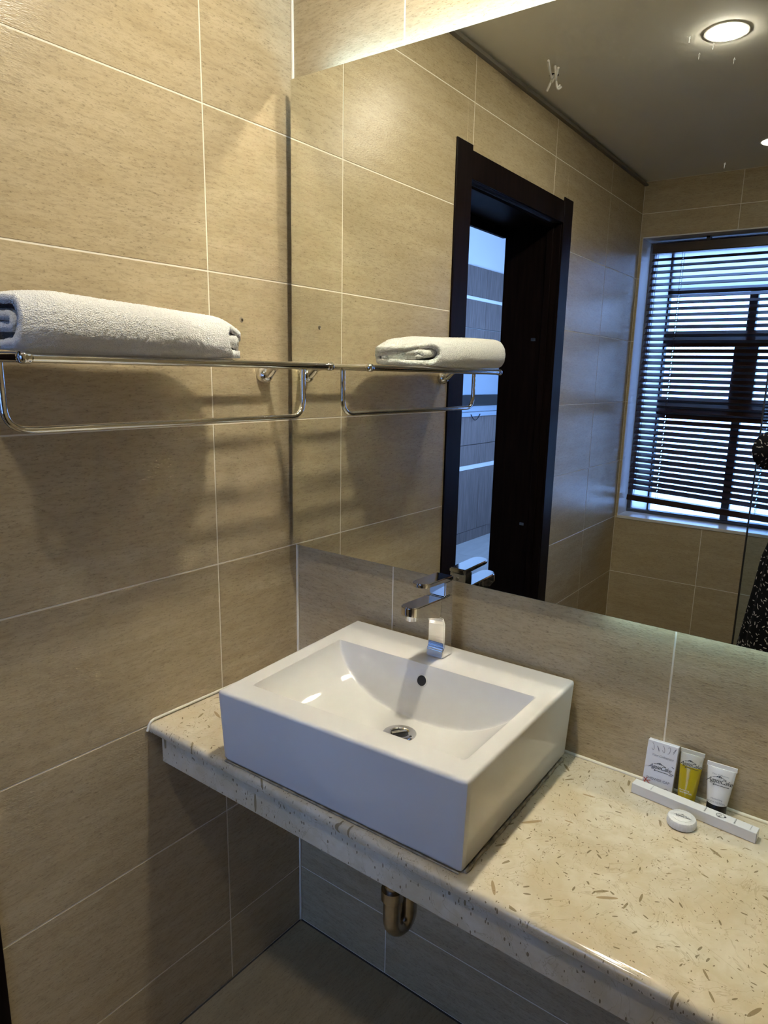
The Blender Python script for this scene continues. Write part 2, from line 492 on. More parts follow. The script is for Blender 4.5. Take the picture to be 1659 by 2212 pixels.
def tile_surface(parent, frame, ur, vr, uj, vj, holes, material, thick=0.006):
    """frame: (origin, u axis, v axis, normal). Tiles stand proud of the grout bed, one object each."""
    O, U, V, Nn = [Vector(x) for x in frame]
    us = [ur[0]] + [j for j in uj if ur[0] + 1e-4 < j < ur[1] - 1e-4] + [ur[1]]
    vs = [vr[0]] + [j for j in vj if vr[0] + 1e-4 < j < vr[1] - 1e-4] + [vr[1]]
    cache = {}
    for i in range(len(us) - 1):
        for j in range(len(vs) - 1):
            a, b = us[i] + GAP / 2, us[i + 1] - GAP / 2
            c, d = vs[j] + GAP / 2, vs[j + 1] - GAP / 2
            rects = [(a, b, c, d)]
            for h in holes: rects = cut(rects, h)
            rects = [r for r in rects if r[1] - r[0] > 0.004 and r[3] - r[2] > 0.004]
            if not rects: continue
            cu, cv = (a + b) / 2, (c + d) / 2
            key = tuple(sorted((round(r[0] - cu, 4), round(r[1] - cu, 4), round(r[2] - cv, 4), round(r[3] - cv, 4)) for r in rects))
            if key not in cache:
                bm = bmesh.new()
                for r in key: box(bm, r[0], r[1], r[2], r[3], -thick, 0, bev=0.0006)
                me = bpy.data.meshes.new('tile'); bm.to_mesh(me); bm.free(); me.materials.append(material)
                cache[key] = me
            o = bpy.data.objects.new('tile', cache[key]); COL.objects.link(o)
            M4 = Matrix((U, V, Nn)).transposed().to_4x4(); M4.translation = O + U * cu + V * cv
            o.parent = parent; o.matrix_basis = M4

def slab_with_holes(frame, ur, vr, holes, d0, d1):
    O, U, V, Nn = [Vector(x) for x in frame]
    rects = [(ur[0], ur[1], vr[0], vr[1])]
    for h in holes: rects = cut(rects, h)
    bm = bmesh.new()
    M4 = Matrix((U, V, Nn)).transposed().to_4x4(); M4.translation = O
    for r in rects:
        vsx = box(bm, r[0], r[1], r[2], r[3], d0, d1)
        bmesh.ops.transform(bm, matrix=M4, verts=vsx)
    return bm

VJ = [Z4 + 0.3 * k for k in range(-4, 6)]
GB = -0.0008   # grout bed below the tile faces
DOOR = (-1.567, -0.804, -0.01, 2.088)

# left wall, room on +x
FL = ((0, 0, 0), (0, 1, 0), (0, 0, 1), (1, 0, 0))
wl = struct(obj('wall_left', slab_with_holes(FL, (-D - 0.2, 0.12), (-0.05, H + 0.3), [DOOR], -WT, GB), MT['grout']),
            'beige stone tiled wall on the left with towel rack and doorway', 'wall')
tile_surface(wl, FL, (-D, 0.0), (0.0, H), [-0.24 - 0.6 * k for k in range(5)][::-1], VJ, [DOOR], MT['tile'])
# mirror wall, room on -y
FB = ((0, 0, 0), (1, 0, 0), (0, 0, 1), (0, -1, 0))
wb = struct(obj('wall_back', slab_with_holes(FB, (0.0, XR + 0.12), (-0.05, H + 0.3), [], -0.12, GB), MT['grout']),
            'beige stone tiled wall behind the mirror and basin', 'wall')
tile_surface(wb, FB, (0.0, XR), (0.0, H), [0.292 + 0.6 * k for k in range(4)], VJ, [], MT['tile'])
bm = bmesh.new(); tube(bm, [(0.002, -0.002, 0.0), (0.002, -0.002, H)], 0.0032, 8)
obj('corner_sealant', bm, MT['grout'], wb, 1.0)
# window wall, room on +y
WIN = (0.012, 1.30, 0.772, 2.160)
FF = ((0, -D, 0), (-1, 0, 0), (0, 0, 1), (0, 1, 0))
WINF = (-WIN[1], -WIN[0], WIN[2], WIN[3])
wf = struct(obj('wall_far', slab_with_holes(FF, (-XR - 0.12, 0.0), (-0.05, H + 0.3), [WINF], -0.2, GB), MT['grout']),
            'tiled wall with the blind covered window, seen in the mirror', 'wall')
tile_surface(wf, FF, (-XR, 0.0), (0.0, H), [-0.4386 - 0.6 * k for k in range(4)][::-1], VJ, [WINF], MT['tile'])
# right wall, room on -x
FR = ((XR, 0, 0), (0, -1, 0), (0, 0, 1), (-1, 0, 0))
wr = struct(obj('wall_right', slab_with_holes(FR, (-0.12, D + 0.2), (-0.05, H + 0.3), [], -0.12, GB), MT['grout']),
            'beige stone tiled wall at the right end of the counter', 'wall')
tile_surface(wr, FR, (0.0, D), (0.0, H), [0.3 + 0.6 * k for k in range(4)], VJ, [], MT['tile'])
# floor
FO = ((0, 0, 0), (0, 1, 0), (-1, 0, 0), (0, 0, 1))
fl = struct(obj('floor', slab_with_holes(FO, (-D - 0.2, 0.12), (-XR - 0.12, 0.0), [], -0.1, GB), MT['floorgrout']),
            'brown stone tiled bathroom floor', 'floor')
tile_surface(fl, FO, (-D, -0.003), (-XR, -0.003), [-0.75 - 0.6 * k for k in range(4)][::-1], [-1.35, -0.75], [], MT['floor'])
# ceiling
bm = nbox(-WT, XR + 0.12, -D - 0.2, 0.12, H, H + 0.12)
ce = struct(obj('ceiling', bm, MT['paint']), 'plain painted bathroom ceiling', 'ceiling')
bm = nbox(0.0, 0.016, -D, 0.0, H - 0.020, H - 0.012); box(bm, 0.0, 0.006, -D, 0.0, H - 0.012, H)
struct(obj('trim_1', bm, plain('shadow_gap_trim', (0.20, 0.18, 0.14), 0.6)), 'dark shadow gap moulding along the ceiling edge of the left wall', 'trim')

# window reveal lining and sill
win = empty('window_1', (0, 0, 0)); struct(win, 'aluminium framed window behind the wooden blind', 'window')
x0, x1, z0, z1 = WIN
bm = bmesh.new()
box(bm, x0 - 0.012, x0 + 0.002, -D - 0.2, -D - 0.001, z0, z1)
box(bm, x1 - 0.002, x1 + 0.012, -D - 0.2, -D - 0.001, z0, z1)
box(bm, x0, x1, -D - 0.2, -D - 0.001, z1 - 0.006, z1 + 0.008)
obj('reveal', bm, plain('pale_reveal_tile', (0.72, 0.70, 0.66), 0.3), win)
obj('sill', nbox(x0, x1, -D - 0.2, -D + 0.004, z0 - 0.012, z0 + 0.004, bev=0.002), plain('pale_stone_sill', (0.74, 0.72, 0.68), 0.22), win)
FY0, FY1 = -D - 0.190, -D - 0.145
def fr(name, a, b, c, d, m_=MT['alu'], y0=FY0, y1=FY1):
    return obj(name, nbox(a, b, y0, y1, c, d, bev=0.003), m_, win)
fr('frame_head', x0, x1, 2.10, z1 - 0.006)
fr('frame_foot', x0, x1, z0 + 0.004, z0 + 0.022)
fr('frame_stile', x0, 0.034, z0 + 0.022, 2.10)
fr('frame_stile', x1 - 0.05, x1, z0 + 0.022, 2.10)
fr('side_pane', 0.034, 0.118, z0 + 0.022, 2.10, MT['frost'], FY0 + 0.018, FY1 - 0.018)
fr('mullion', 0.118, 0.128, z0 + 0.022, 2.10)
fr('transom', 0.128, x1 - 0.05, 1.903, 1.930)
fr('transom', 0.128, x1 - 0.05, 1.648, 1.714)
fr('transom', 0.128, x1 - 0.05, 1.305, 1.378)
fr('mullion', 0.499, 0.536, 1.714, 1.903)
fr('mullion', 0.458, 0.564, 1.378, 1.648)
fr('mullion', 0.485, 0.523, z0 + 0.022, 1.305)
fr('mullion', 0.90, 0.94, z0 + 0.022, 1.903)
yg = (FY0 + FY1) / 2
obj('pane', nbox(0.128, x1 - 0.05, yg - 0.003, yg + 0.003, 1.93, 2.10), MT['frost'], win)
for a, b, c, d in ((0.128, 0.499, 1.714, 1.903), (0.536, 0.90, 1.714, 1.903), (0.94, 1.25, 1.714, 1.903),
                   (0.128, 0.458, 1.378, 1.648), (0.564, 0.90, 1.378, 1.648), (0.94, 1.25, 1.378, 1.648),
                   (0.128, 0.485, 0.794, 1.305), (0.523, 0.90, 0.794, 1.305), (0.94, 1.25, 0.794, 1.305)):
    obj('pane', nbox(a, b, yg - 0.003, yg + 0.003, c, d), MT['pane'], win)
# daylight portal in the opening
def portal(name, loc, rot, sx, sy):
    l = bpy.data.lights.new(name, 'AREA'); l.shape = 'RECTANGLE'; l.size = sx; l.size_y = sy
    l.cycles.is_portal = True
    o = bpy.data.objects.new(name, l); COL.objects.link(o); o.location = loc; o.rotation_euler = rot
portal('window_portal', (0.66, -D - 0.205, 1.47), (PI / 2, 0, PI), 1.3, 1.4)

# ------------------------------------------------------------------ doorway (left wall)
dr = empty('door_1', (0, 0, 0)); struct(dr, 'dark stained door frame with an open doorway to the bedroom', 'door')
DW = MT['darkwood']
def dpart(name, *a, bev=0.003, m_=None, parent=dr):
    return obj(name, nbox(*a, bev=bev), m_ or DW, parent)
dpart('casing_leg', -0.002, 0.0050, -0.834, -0.743, 0.0, 2.150, bev=0.0015)
dpart('casing_leg', -0.002, 0.0050, -1.621, -1.537, 0.0, 2.150, bev=0.0015)
dpart('casing_head', -0.002, 0.0035, -1.537, -0.834, 2.058, 2.136, bev=0.001)
dpart('jamb', -WT, -0.002, -0.834, -0.804, 0.0, 2.088)
dpart('jamb', -WT, -0.002, -1.567, -1.537, 0.0, 2.088)
dpart('jamb_head', -WT, -0.002, -1.537, -0.834, 2.058, 2.088)
dpart('door_stop', -0.055, -0.030, -1.537, -1.525, 0.0, 2.058, bev=0.001)
dpart('door_stop', -0.055, -0.030, -0.846, -0.834, 0.0, 2.058, bev=0.001)
dpart('head_stop', -WT - 0.012, -WT + 0.004, -1.537, -0.834, 2.022, 2.058, bev=0.001)
dpart('head_stop', -0.055, -0.030, -1.525, -0.846, 2.046, 2.058, bev=0.001)
dpart('track', -0.026, -0.022, -1.530, -0.840, 2.052, 2.058, bev=0, m_=MT['oldchrome'])
for z in (1.62, 0.86):
    dpart('strike_plate', -0.10, -0.08, -1.5365, -1.535, z, z + 0.012, bev=0, m_=MT['oldchrome'])
dpart('threshold', -WT, 0.0, -1.537, -0.834, 0.0, 0.012, m_=MT['marble'])

# ------------------------------------------------------------------ bedroom beyond the door
BX0, BX1 = -1.90, -WT
BW2, BY2 = -0.70, -5.0
struct(obj('wall_bedroom_far', nbox(BX0 - 0.1, BW2 + 0.1, BY2 - 0.1, BY2, 0, 2.8), MT['white']), 'white bedroom end wall beyond the doorway', 'wall')
struct(obj('wall_bedroom_near', nbox(BX0 - 0.1, BX1, 0.5, 0.6, 0, 2.8), MT['panel']), 'unseen bedroom wall given dark walnut to cut bounced light', 'wall')  # out of view; dark walnut chosen to reduce light bounced at the door
FBW = ((BW2, 0, 0), (0, 1, 0), (0, 0, 1), (-1, 0, 0))
struct(obj('wall_bedroom_light_opening', slab_with_holes(FBW, (BY2, -D - 0.2), (0, 2.8), [(-4.8, -3.3, 0.7, 2.3)], -0.1, 0.0), MT['white']),  # unseen opening, added and sized to bring daylight onto the panelling
       'white bedroom wall with an unseen opening added to let daylight in', 'wall')
struct(obj('wall_bedroom_jog', nbox(BW2 - 0.0, BX1, -D - 0.2, -D - 0.1, 0, 2.8), MT['white']), 'short white wall where the bedroom steps in', 'wall')
struct(obj('wall_bedroom_side', nbox(BX0 - 0.1, BX0, BY2, 0.5, 0, 2.8), MT['white']), 'white bedroom wall above the walnut panelling', 'wall')
struct(obj('ceiling_bedroom', nbox(BX0 - 0.1, BX1, BY2 - 0.1, 0.6, 2.75, 2.85), MT['white']), 'white bedroom ceiling seen through the doorway', 'ceiling')
struct(obj('ceiling_bedroom_step', nbox(BX0, BW2, -3.4, -2.0, 2.66, 2.75), MT['white']), 'stepped white ceiling bulkhead in the bedroom', 'ceiling')
bf = struct(obj('floor_bedroom', nbox(BX0 - 0.1, BX1, BY2, 0.6, -0.06, -0.004), MT['floorgrout']), 'pale tiled bedroom floor seen through the doorway', 'floor')
tile_surface(bf, ((0, 0, 0.002), (0, 1, 0), (-1, 0, 0), (0, 0, 1)), (BY2, 0.5), (-BX1, -BX0), [-5.0 + 0.6 * k for k in range(10)], [0.84, 1.44], [], MT['bedfloor'])
portal('bedroom_portal', (BW2 + 0.13, -4.05, 1.50), (0, PI / 2, 0), 1.6, 1.5)

wd = empty('wall_unit', (BX0, -4.3, 0)); tag(wd, 'walnut panelled wall unit with pale strips, seen through the doorway', 'wall unit')
def wu(name, y0, y1, z0, z1, d, m_, bev=0.002):
    return obj(name, nbox(0.0, d, y0 + 4.3, y1 + 4.3, z0, z1, bev=bev), m_, wd)
wu('plinth', -4.99, 0.2, 0.0, 0.10, 0.02, MT['panel'])
for k in range(9):  # panelling carried on out of view to cut bounced light
    y0 = -4.99 + 0.6 * k
    wu('door_panel', y0 + 0.002, y0 + 0.598, 0.105, 0.66, 0.03, MT['panel'])
    wu('drawer_panel', y0 + 0.002, y0 + 0.598, 0.705, 0.88, 0.03, MT['panel'])
    wu('drawer_panel', y0 + 0.002, y0 + 0.598, 0.886, 1.13, 0.03, MT['panel'])
    wu('wall_panel', y0 + 0.002, y0 + 0.598, 1.52, 1.868, 0.02, MT['panel'])
    wu('wall_panel', y0 + 0.002, y0 + 0.598, 1.874, 2.10, 0.02, MT['panel'])
    wu('wall_panel', y0 + 0.002, y0 + 0.598, 2.126, 2.37, 0.02, MT['panel'])
wu('pale_strip', -4.99, 0.2, 0.662, 0.703, 0.022, MT['white'])
wu('pale_strip', -4.99, 0.2, 2.10, 2.126, 0.035, MT['white'])
wu('worktop', -4.99, 0.2, 1.132, 1.168, 0.05, MT['tvglass'])
wu('splash_panel', -4.99, 0.2, 1.17, 1.22, 0.015, MT['tvglass'])
wu('dark_rail', -4.99, 0.2, 1.22, 1.314, 0.03, MT['blackcap'])
wu('glass_panel', -4.99, 0.2, 1.316, 1.518, 0.015, MT['tvglass'])
bm = bmesh.new(); tube(bm, [(0.055, 0.10 - 0.02 * k + 0.05, 1.150 - 0.05 * math.sin(PI * k / 8)) for k in range(9)], 0.004, 8)
obj('cable', bm, MT['blackcap'], wd, 1.0)

# ------------------------------------------------------------------ mirror
n_ = Vector((math.sin(0.00724), -1, math.sin(0.00194))).normalized()
ex = Vector((math.cos(-0.00523), 0, math.sin(-0.00523))); ex = (ex - n_ * ex.dot(n_)).normalized()
ez = ex.cross(-n_).normalized()
if ez.z < 0: ez = -ez
mr = empty('mirror'); MM = Matrix((ex, -n_, ez)).transposed().to_4x4(); MM.translation = Vector((0.6, YM, 1.5)); mr.matrix_world = MM
tag(mr, 'large frameless backlit wall mirror above the basin', 'mirror')
ML, MR_, MB, MTp = 0.0255 - 0.6, 1.62 - 0.6, 1.0745 - 1.5, 2.0621 - 1.5
bm = nbox(ML, MR_, 0.0006, 0.005, MB, MTp, bev=0.0008)
obj('glass_body', bm, MT['glassedge'], mr)
bm = bmesh.new()
vs = [bm.verts.new(p) for p in ((ML + .0008, 0, MB + .0008), (MR_ - .0008, 0, MB + .0008), (MR_ - .0008, 0, MTp - .0008), (ML + .0008, 0, MTp - .0008))]
bm.faces.new(vs)
obj('silvered_face', bm, MT['mirror'], mr)
obj('backing_box', nbox(ML + 0.10, MR_ - 0.1, 0.005, 0.030, MB + 0.02, MTp - 0.02), plain('white_backing', (0.7, 0.7, 0.7), 0.5), mr)
obj('led_strip', nbox(ML + 0.09, MR_ - 0.1, 0.009, 0.023, MTp - 0.020, MTp - 0.017), MT['led'], mr)
obj('led_strip', nbox(ML + 0.75, MR_ - 0.1, 0.009, 0.023, MB + 0.017, MB + 0.020), MT['ledlow'], mr)

SMEARS = [(0.822, 1.958), (0.856, 1.942), (0.838, 1.933), (0.886, 1.917), (0.890, 1.782)]
# ------------------------------------------------------------------ vanity counter
CDp = 0.4317
vc = empty('vanity_counter'); tag(vc, 'cream shell marble vanity counter under the basin', 'counter')
HOLE = (0.445, 0.515, -0.25, -0.18)
bm = bmesh.new()
prof = [(0.0, CT - 0.02), (0.0, CT)]
N_ = 8
fp = [(-0.0045, CT), (-CDp + 0.013, CT)]
for k in range(N_ + 1):
    a = PI / 2 * k / N_
    fp.append((-CDp + 0.010 - 0.010 * math.sin(a), CT - 0.010 + 0.010 * math.cos(a)))
fp += [(-CDp, CT - 0.014), (-CDp + 0.002, CT - 0.020), (-0.0045, CT - 0.020)]
prism(bm, [(0.0025, y, z) for y, z in fp], (1, 0, 0), XR - 0.006)
obj('top_slab', bm, MT['marble'], vc, 0.6)
obj('apron', nbox(0.026, XR - 0.004, -CDp + 0.012, -CDp + 0.032, CT - 0.083, CT - 0.0202, bev=0.002), MT['marble'], vc)
obj('bracket', nbox(0.9, 0.93, -0.39, -0.004, CT - 0.07, CT - 0.0205), MT['oldchrome'], vc)
bm = bmesh.new(); tube(bm, fillet([(0.004, -0.002, CT + 0.0035), (0.004, -CDp + 0.004, CT + 0.0045), (0.004, -CDp - 0.004, CT - 0.016)], 0.012), 0.0030, 8)
obj('sealant', bm, MT['caulk'], vc, 1.0)
bm = bmesh.new(); tube(bm, [(0.008, -0.0035, CT + 0.001), (XR - 0.01, -0.0035, CT + 0.001)], 0.0035, 8)
obj('sealant', bm, MT['caulk'], vc, 1.0)
bm = bmesh.new(); tube(bm, [(0.0235, -CDp + 0.02, CT - 0.022), (0.0235, -CDp + 0.02, CT - 0.084)], 0.0035, 8)
obj('sealant', bm, MT['caulk'], vc, 1.0)

# ------------------------------------------------------------------ basin
# corners measured at the rim: front left, front right, back right, back left
BT = dict(fl=Vector((0.223, -0.432, 0.9140)), fr=Vector((0.740, -0.419, 0.9290)), br=Vector((0.728, -0.010, 0.9290)), bl=Vector((0.211, -0.023, 0.9290)))
BW, BD, BHH = 0.517, 0.411, 0.1525
bas = empty('wash_basin', (0.4755, -0.221, CT + 0.0015)); tag(bas, 'white rectangular countertop wash basin on the marble counter', 'basin')
def bmap(u, v, z):
    """u,v in 0..1 (left-right, front-back); z above the counter -> local coordinates"""
    p = BT['fl'] * (1 - u) * (1 - v) + BT['fr'] * u * (1 - v) + BT['br'] * u * v + BT['bl'] * (1 - u) * v
    top = p.z - CT - 0.0015
    k = 0.976 + 0.024 * min(1, max(0, z / BHH))      # slight draft towards the foot
    cx, cyy = 0.4755, -0.221
    return Vector(((p.x - cx) * k, (p.y - cyy) * k, z / BHH * top))
def ss(a, b, x):
    t = min(1, max(0, (x - a) / (b - a))); return t * t * (3 - 2 * t)
def bowl(x, y):
    """height of the inside above counter; x,y in metres from the front-left corner"""
    rim = BHH
    cx = 0.262; a = 0.222
    t = (x - cx) / a
    if abs(t) >= 1: return rim
    d = 0.108 * (1 - t * t) ** 0.62
    back = 0.300 - 0.0
    # steep rear wall leaning forward with depth, gentle front
    yb = back - y
    wall = 3.2 * max(0, yb)
    yf = y - 0.048
    front = 0.9 * max(0, yf) + 0.0
    fr_ = 0.108 * (1 - (1 - min(1, yf / 0.12)) ** 2.2) if yf > 0 else 0
    def smin(a_, b_, k_):
        h = max(k_ - abs(a_ - b_), 0) / k_
        return min(a_, b_) - h * h * k_ * 0.25
    dd = smin(d, wall, 0.008)
    dd = smin(dd, fr_, 0.022)
    return rim - max(0, dd)
NX, NY = 230, 184
bm = bmesh.new()
R_E = 0.007
def top_h(u, v):
    x, y = u * BW, v * BD
    h = bowl(x, y)
    return h
# parameter lists with rounded outer edge rings
us = [i / NX for i in range(NX + 1)]; vs_ = [j / NY for j in range(NY + 1)]
eu, ev = R_E / BW, R_E / BD
us = [eu + (1 - 2 * eu) * u for u in us]; vs_ = [ev + (1 - 2 * ev) * v for v in vs_]
grid = [[None] * len(vs_) for _ in us]
for i, u in enumerate(us):
    for j, v in enumerate(vs_):
        h = top_h(u, v)
        h -= 0.0020 * ss(0.93, 0.975, v) * 0   # flat back ledge
        grid[i][j] = bm.verts.new(bmap(u, v, h))
for i in range(len(us) - 1):
    for j in range(len(vs_) - 1):
        bm.faces.new((grid[i][j], grid[i + 1][j], grid[i + 1][j + 1], grid[i][j + 1]))
# outer rings
loop = [(i, 0) for i in range(len(us))] + [(len(us) - 1, j) for j in range(1, len(vs_))] + \
       [(i, len(vs_) - 1) for i in range(len(us) - 2, -1, -1)] + [(0, j) for j in range(len(vs_) - 2, 0, -1)]
def outward(i, j, off):
    u, v = us[i], vs_[j]
    du = dv = 0
    if i == 0: du = -off
    if i == len(us) - 1: du = off
    if j == 0: dv = -off
    if j == len(vs_) - 1: dv = off
    if du and dv: du *= 0.72; dv *= 0.72
    return u + du / BW, v + dv / BD
prev = [grid[i][j] for i, j in loop]
levels = []
for k in range(1, 6):
    a = PI / 2 * k / 5
    levels.append((R_E * math.sin(a), BHH - R_E + R_E * math.cos(a)))
levels += [(R_E, BHH * 0.5), (R_E, 0.008), (R_E - 0.002, 0.003), (R_E - 0.006, 0.0)]
for off, z in levels:
    ring = []
    for i, j in loop:
        u, v = outward(i, j, off)
        ring.append(bm.verts.new(bmap(u, v, z)))
    for k in range(len(ring)):
        k2 = (k + 1) % len(ring)
        bm.faces.new((prev[k2], prev[k], ring[k], ring[k2]))
    prev = ring
bm.faces.new(prev[::-1])
bmesh.ops.recalc_face_normals(bm, faces=bm.faces)
obj('bowl', bm, MT['ceramic'], bas, 0.9)
# overflow hole and ring on the rear wall
def bas_local(x, y, z): return Vector((x - 0.4755, y + 0.221, z - CT - 0.0015))
oc = bmap(0.254 / BW, (0.300 - 0.030 / 3.2) / BD, BHH - 0.030)
od = Vector((0.03, -1, 0.31)).normalized()
bm = bmesh.new(); cyl(bm, oc - od * 0.012, oc + od * 0.0008, 0.0105, n=24)
obj('overflow_hole', bm, MT['black'], bas, 0.6)
bm = bmesh.new()
q = Vector((0, 0, 1)).rotation_difference(od)
ring = [oc + od * 0.0006 + q @ Vector((0.0112 * math.cos(2 * PI * k / 28), 0.0112 * math.sin(2 * PI * k / 28), 0)) for k in range(28)]
tube(bm, ring, 0.0012, 8, closed=True)
obj('overflow_ring', bm, MT['ceramic'], bas, 1.2)
# drain
zb = bowl(0.262, 0.205)
dc = bmap(0.262 / BW, 0.205 / BD, zb) + Vector((0, 0, 0.0012))
dn = bm = bmesh.new(); lathe(bm, [(0.0165, -0.006), (0.0165, 0.0008), (0.019, 0.0022), (0.028, 0.0018), (0.0315, 0.0002), (0.0315, -0.006)], 36, dc)
drain = obj('drain_ring', bm, MT['chrome'], bas, 0.5)
bm = bmesh.new(); cyl(bm, dc + Vector((0, 0, -0.010)), dc + Vector((0, 0, 0.0004)), 0.0168, n=28)
obj('drain_hole', bm, MT['black'], bas)
bm = bmesh.new()
q = Matrix.Rotation(0.95, 4, 'Z')
vsx = box(bm, -0.0145, 0.0145, -0.0022, 0.0022, 0.0, 0.005, bev=0.0012, seg=2)
vsx2 = box(bm, -0.0145, 0.0145, 0.0036, 0.0052, 0.0, 0.004, bev=0.0006)
bmesh.ops.transform(bm, matrix=Matrix.Translation(dc + Vector((0, 0, 0.0002))) @ q, verts=bm.verts)
obj('stopper_bar', bm, MT['chrome'], drain, 0.6)
# grubby joint round the basin foot
bm = bmesh.new()
cr = []
for u, v in ((0.995, 0.02), (0.995, 0.25), (0.995, 0.5), (0.995, 0.75), (0.995, 0.97)):
    p = bmap(u, v, 0.0) + Vector((0.004, 0, 0.001)); cr.append(p)
pts = []
for a, b in zip(cr, cr[1:]):
    for k in range(12): pts.append(a.lerp(b, k / 12) + Vector((random.uniform(-.0008, .0008), 0, random.uniform(-.0004, .0006))))
tube(bm, pts, [random.uniform(0.0022, 0.0040) for _ in pts], 6)
tube(bm, [bmap(0.99 - 0.98 * k / 40, 0.0, 0) + Vector((0, -0.000, 0.0006)) for k in range(41)], [random.uniform(0.0012, 0.0024) for _ in range(41)], 6)
obj('foot_sealant', bm, MT['dirtycaulk'], bas, 1.2)

# ------------------------------------------------------------------ faucet
fa = empty('faucet', (0.4640, -0.0700, 0.9288), (0, 0, 0.028)); tag(fa, 'chrome single lever basin mixer tap', 'faucet')
W2 = 0.0188
def side_prism(pts, w, bev, seg=3):
    bm = bmesh.new(); prism(bm, [(-w, y, z) for y, z in pts], (1, 0, 0), 2 * w)
    bmesh.ops.bevel(bm, geom=list(bm.edges), offset=bev, segments=seg, affect='EDGES')
    return bm
# column: front face waisted above a small foot, back nearly straight
col = [(-0.0185, 0.0), (0.0185, 0.0), (0.0180, 0.016), (0.0150, 0.024), (0.0120, 0.1275), (-0.030, 0.1275), (-0.034, 0.090), (-0.022, 0.084), (-0.0150, 0.070), (-0.0140, 0.040), (-0.0150, 0.022), (-0.0185, 0.016)]
obj('column', side_prism(col, W2, 0.0018), MT['chrome'], fa, 0.5)
def stadium(y0, y1, w, n=12):
    """plan outline: straight at y0 (rear), rounded at y1 (front, negative)"""
    pts = [(w, y0), (-w, y0)]
    c = y1 + w
    for k in range(n + 1):
        a = PI + PI * k / n
        pts.append((w * math.cos(a), c + w * math.sin(a)))
    return pts
def plate(bm, outline, zf, th, bev=0.002):
    A = [bm.verts.new((x, y, zf(y))) for x, y in outline]
    B_ = [bm.verts.new((x, y, zf(y) - th(y))) for x, y in outline]
    n = len(outline)
    f = [bm.faces.new(A), bm.faces.new(B_[::-1])]
    for k in range(n): bm.faces.new((A[k], B_[k], B_[(k + 1) % n], A[(k + 1) % n]))
    bmesh.ops.recalc_face_normals(bm, faces=bm.faces)
    es = [e for e in bm.edges if not (abs(e.verts[0].co.x - e.verts[1].co.x) < 1e-7 and abs(e.verts[0].co.y - e.verts[1].co.y) < 1e-7)]
    bmesh.ops.bevel(bm, geom=es, offset=bev, segments=2, affect='EDGES')
bm = bmesh.new()
plate(bm, stadium(-0.012, -0.1260, W2 - 0.0002), lambda y: 0.1275 - 0.045 * (y + 0.012), lambda y: 0.0165 + 0.245 * (y + 0.126))
obj('spout', bm, MT['chrome'], fa, 0.5)
bm = bmesh.new(); cyl(bm, (0, -0.105, 0.1035), (0, -0.105, 0.118), 0.0115, 0.0125, 24)
ae = obj('aerator', bm, MT['chrome'], fa, 0.6)
bm = bmesh.new(); cyl(bm, (0, -0.105, 0.1030), (0, -0.105, 0.1040), 0.0095, n=20)
obj('aerator_mesh', bm, MT['black'], ae)
bm = side_prism([(-0.017, 0.1285), (0.0118, 0.1285), (0.0112, 0.158), (-0.017, 0.158)], W2 - 0.0006, 0.0022)
obj('cartridge_cover', bm, MT['chrome'], fa, 0.6)
bm = bmesh.new()
plate(bm, stadium(0.0115, -0.0900, W2), lambda y: 0.1655 - 0.04 * (y - 0.0115), lambda y: 0.0085 + 0.03 * max(0, y + 0.03))
lv = obj('lever', bm, MT['chrome'], fa, 0.5)
bm = bmesh.new(); cyl(bm, (0.0, 0.0110, 0.143), (0.0, 0.0122, 0.143), 0.0035, n=16)
obj('grub_screw_cap', bm, MT['oldchrome'], fa)

# ------------------------------------------------------------------ trap under the counter
tr = empty('drain_trap', (0.485, -0.215, 0.36)); tag(tr, 'tarnished chrome drain trap below the counter', 'drain pipe')
def tl(x, y, z): return (x - 0.485, y + 0.215, z - 0.36)
bm = bmesh.new(); tube(bm, [tl(0.474, -0.225, CT - 0.021), tl(0.474, -0.225, 0.46)], 0.0165, 18)
obj('tailpiece', bm, MT['oldchrome'], tr, 1.0)
bm = bmesh.new()
tube(bm, [tl(0.474, -0.225, 0.468)] + [tl(0.474 + 0.005 - 0.005 * math.cos(a), -0.225 + 0.021 - 0.021 * math.cos(a), 0.424 - 0.030 * math.sin(a)) for a in [PI * k / 12 for k in range(13)]] + [tl(0.484, -0.183, 0.50)], 0.0180, 18)
obj('u_bend', bm, MT['oldchrome'], tr, 1.0)
bm = bmesh.new(); tube(bm, fillet([tl(0.484, -0.183, 0.49), tl(0.484, -0.183, 0.56), tl(0.484, -0.003, 0.565)], 0.035), 0.0160, 18)
obj('waste_arm', bm, MT['oldchrome'], tr, 1.0)
for z in (0.470, 0.660):
    bm = bmesh.new(); cyl(bm, tl(0.474, -0.225, z), tl(0.474, -0.225, z + 0.022), 0.0225, n=24)
    obj('slip_nut', bm, MT['oldchrome'], tr, 0.6)
bm = bmesh.new(); cyl(bm, tl(0.484, -0.0035, 0.565), tl(0.484, -0.0005, 0.565), 0.035, n=28)
obj('wall_flange', bm, MT['oldchrome'], tr, 0.6)

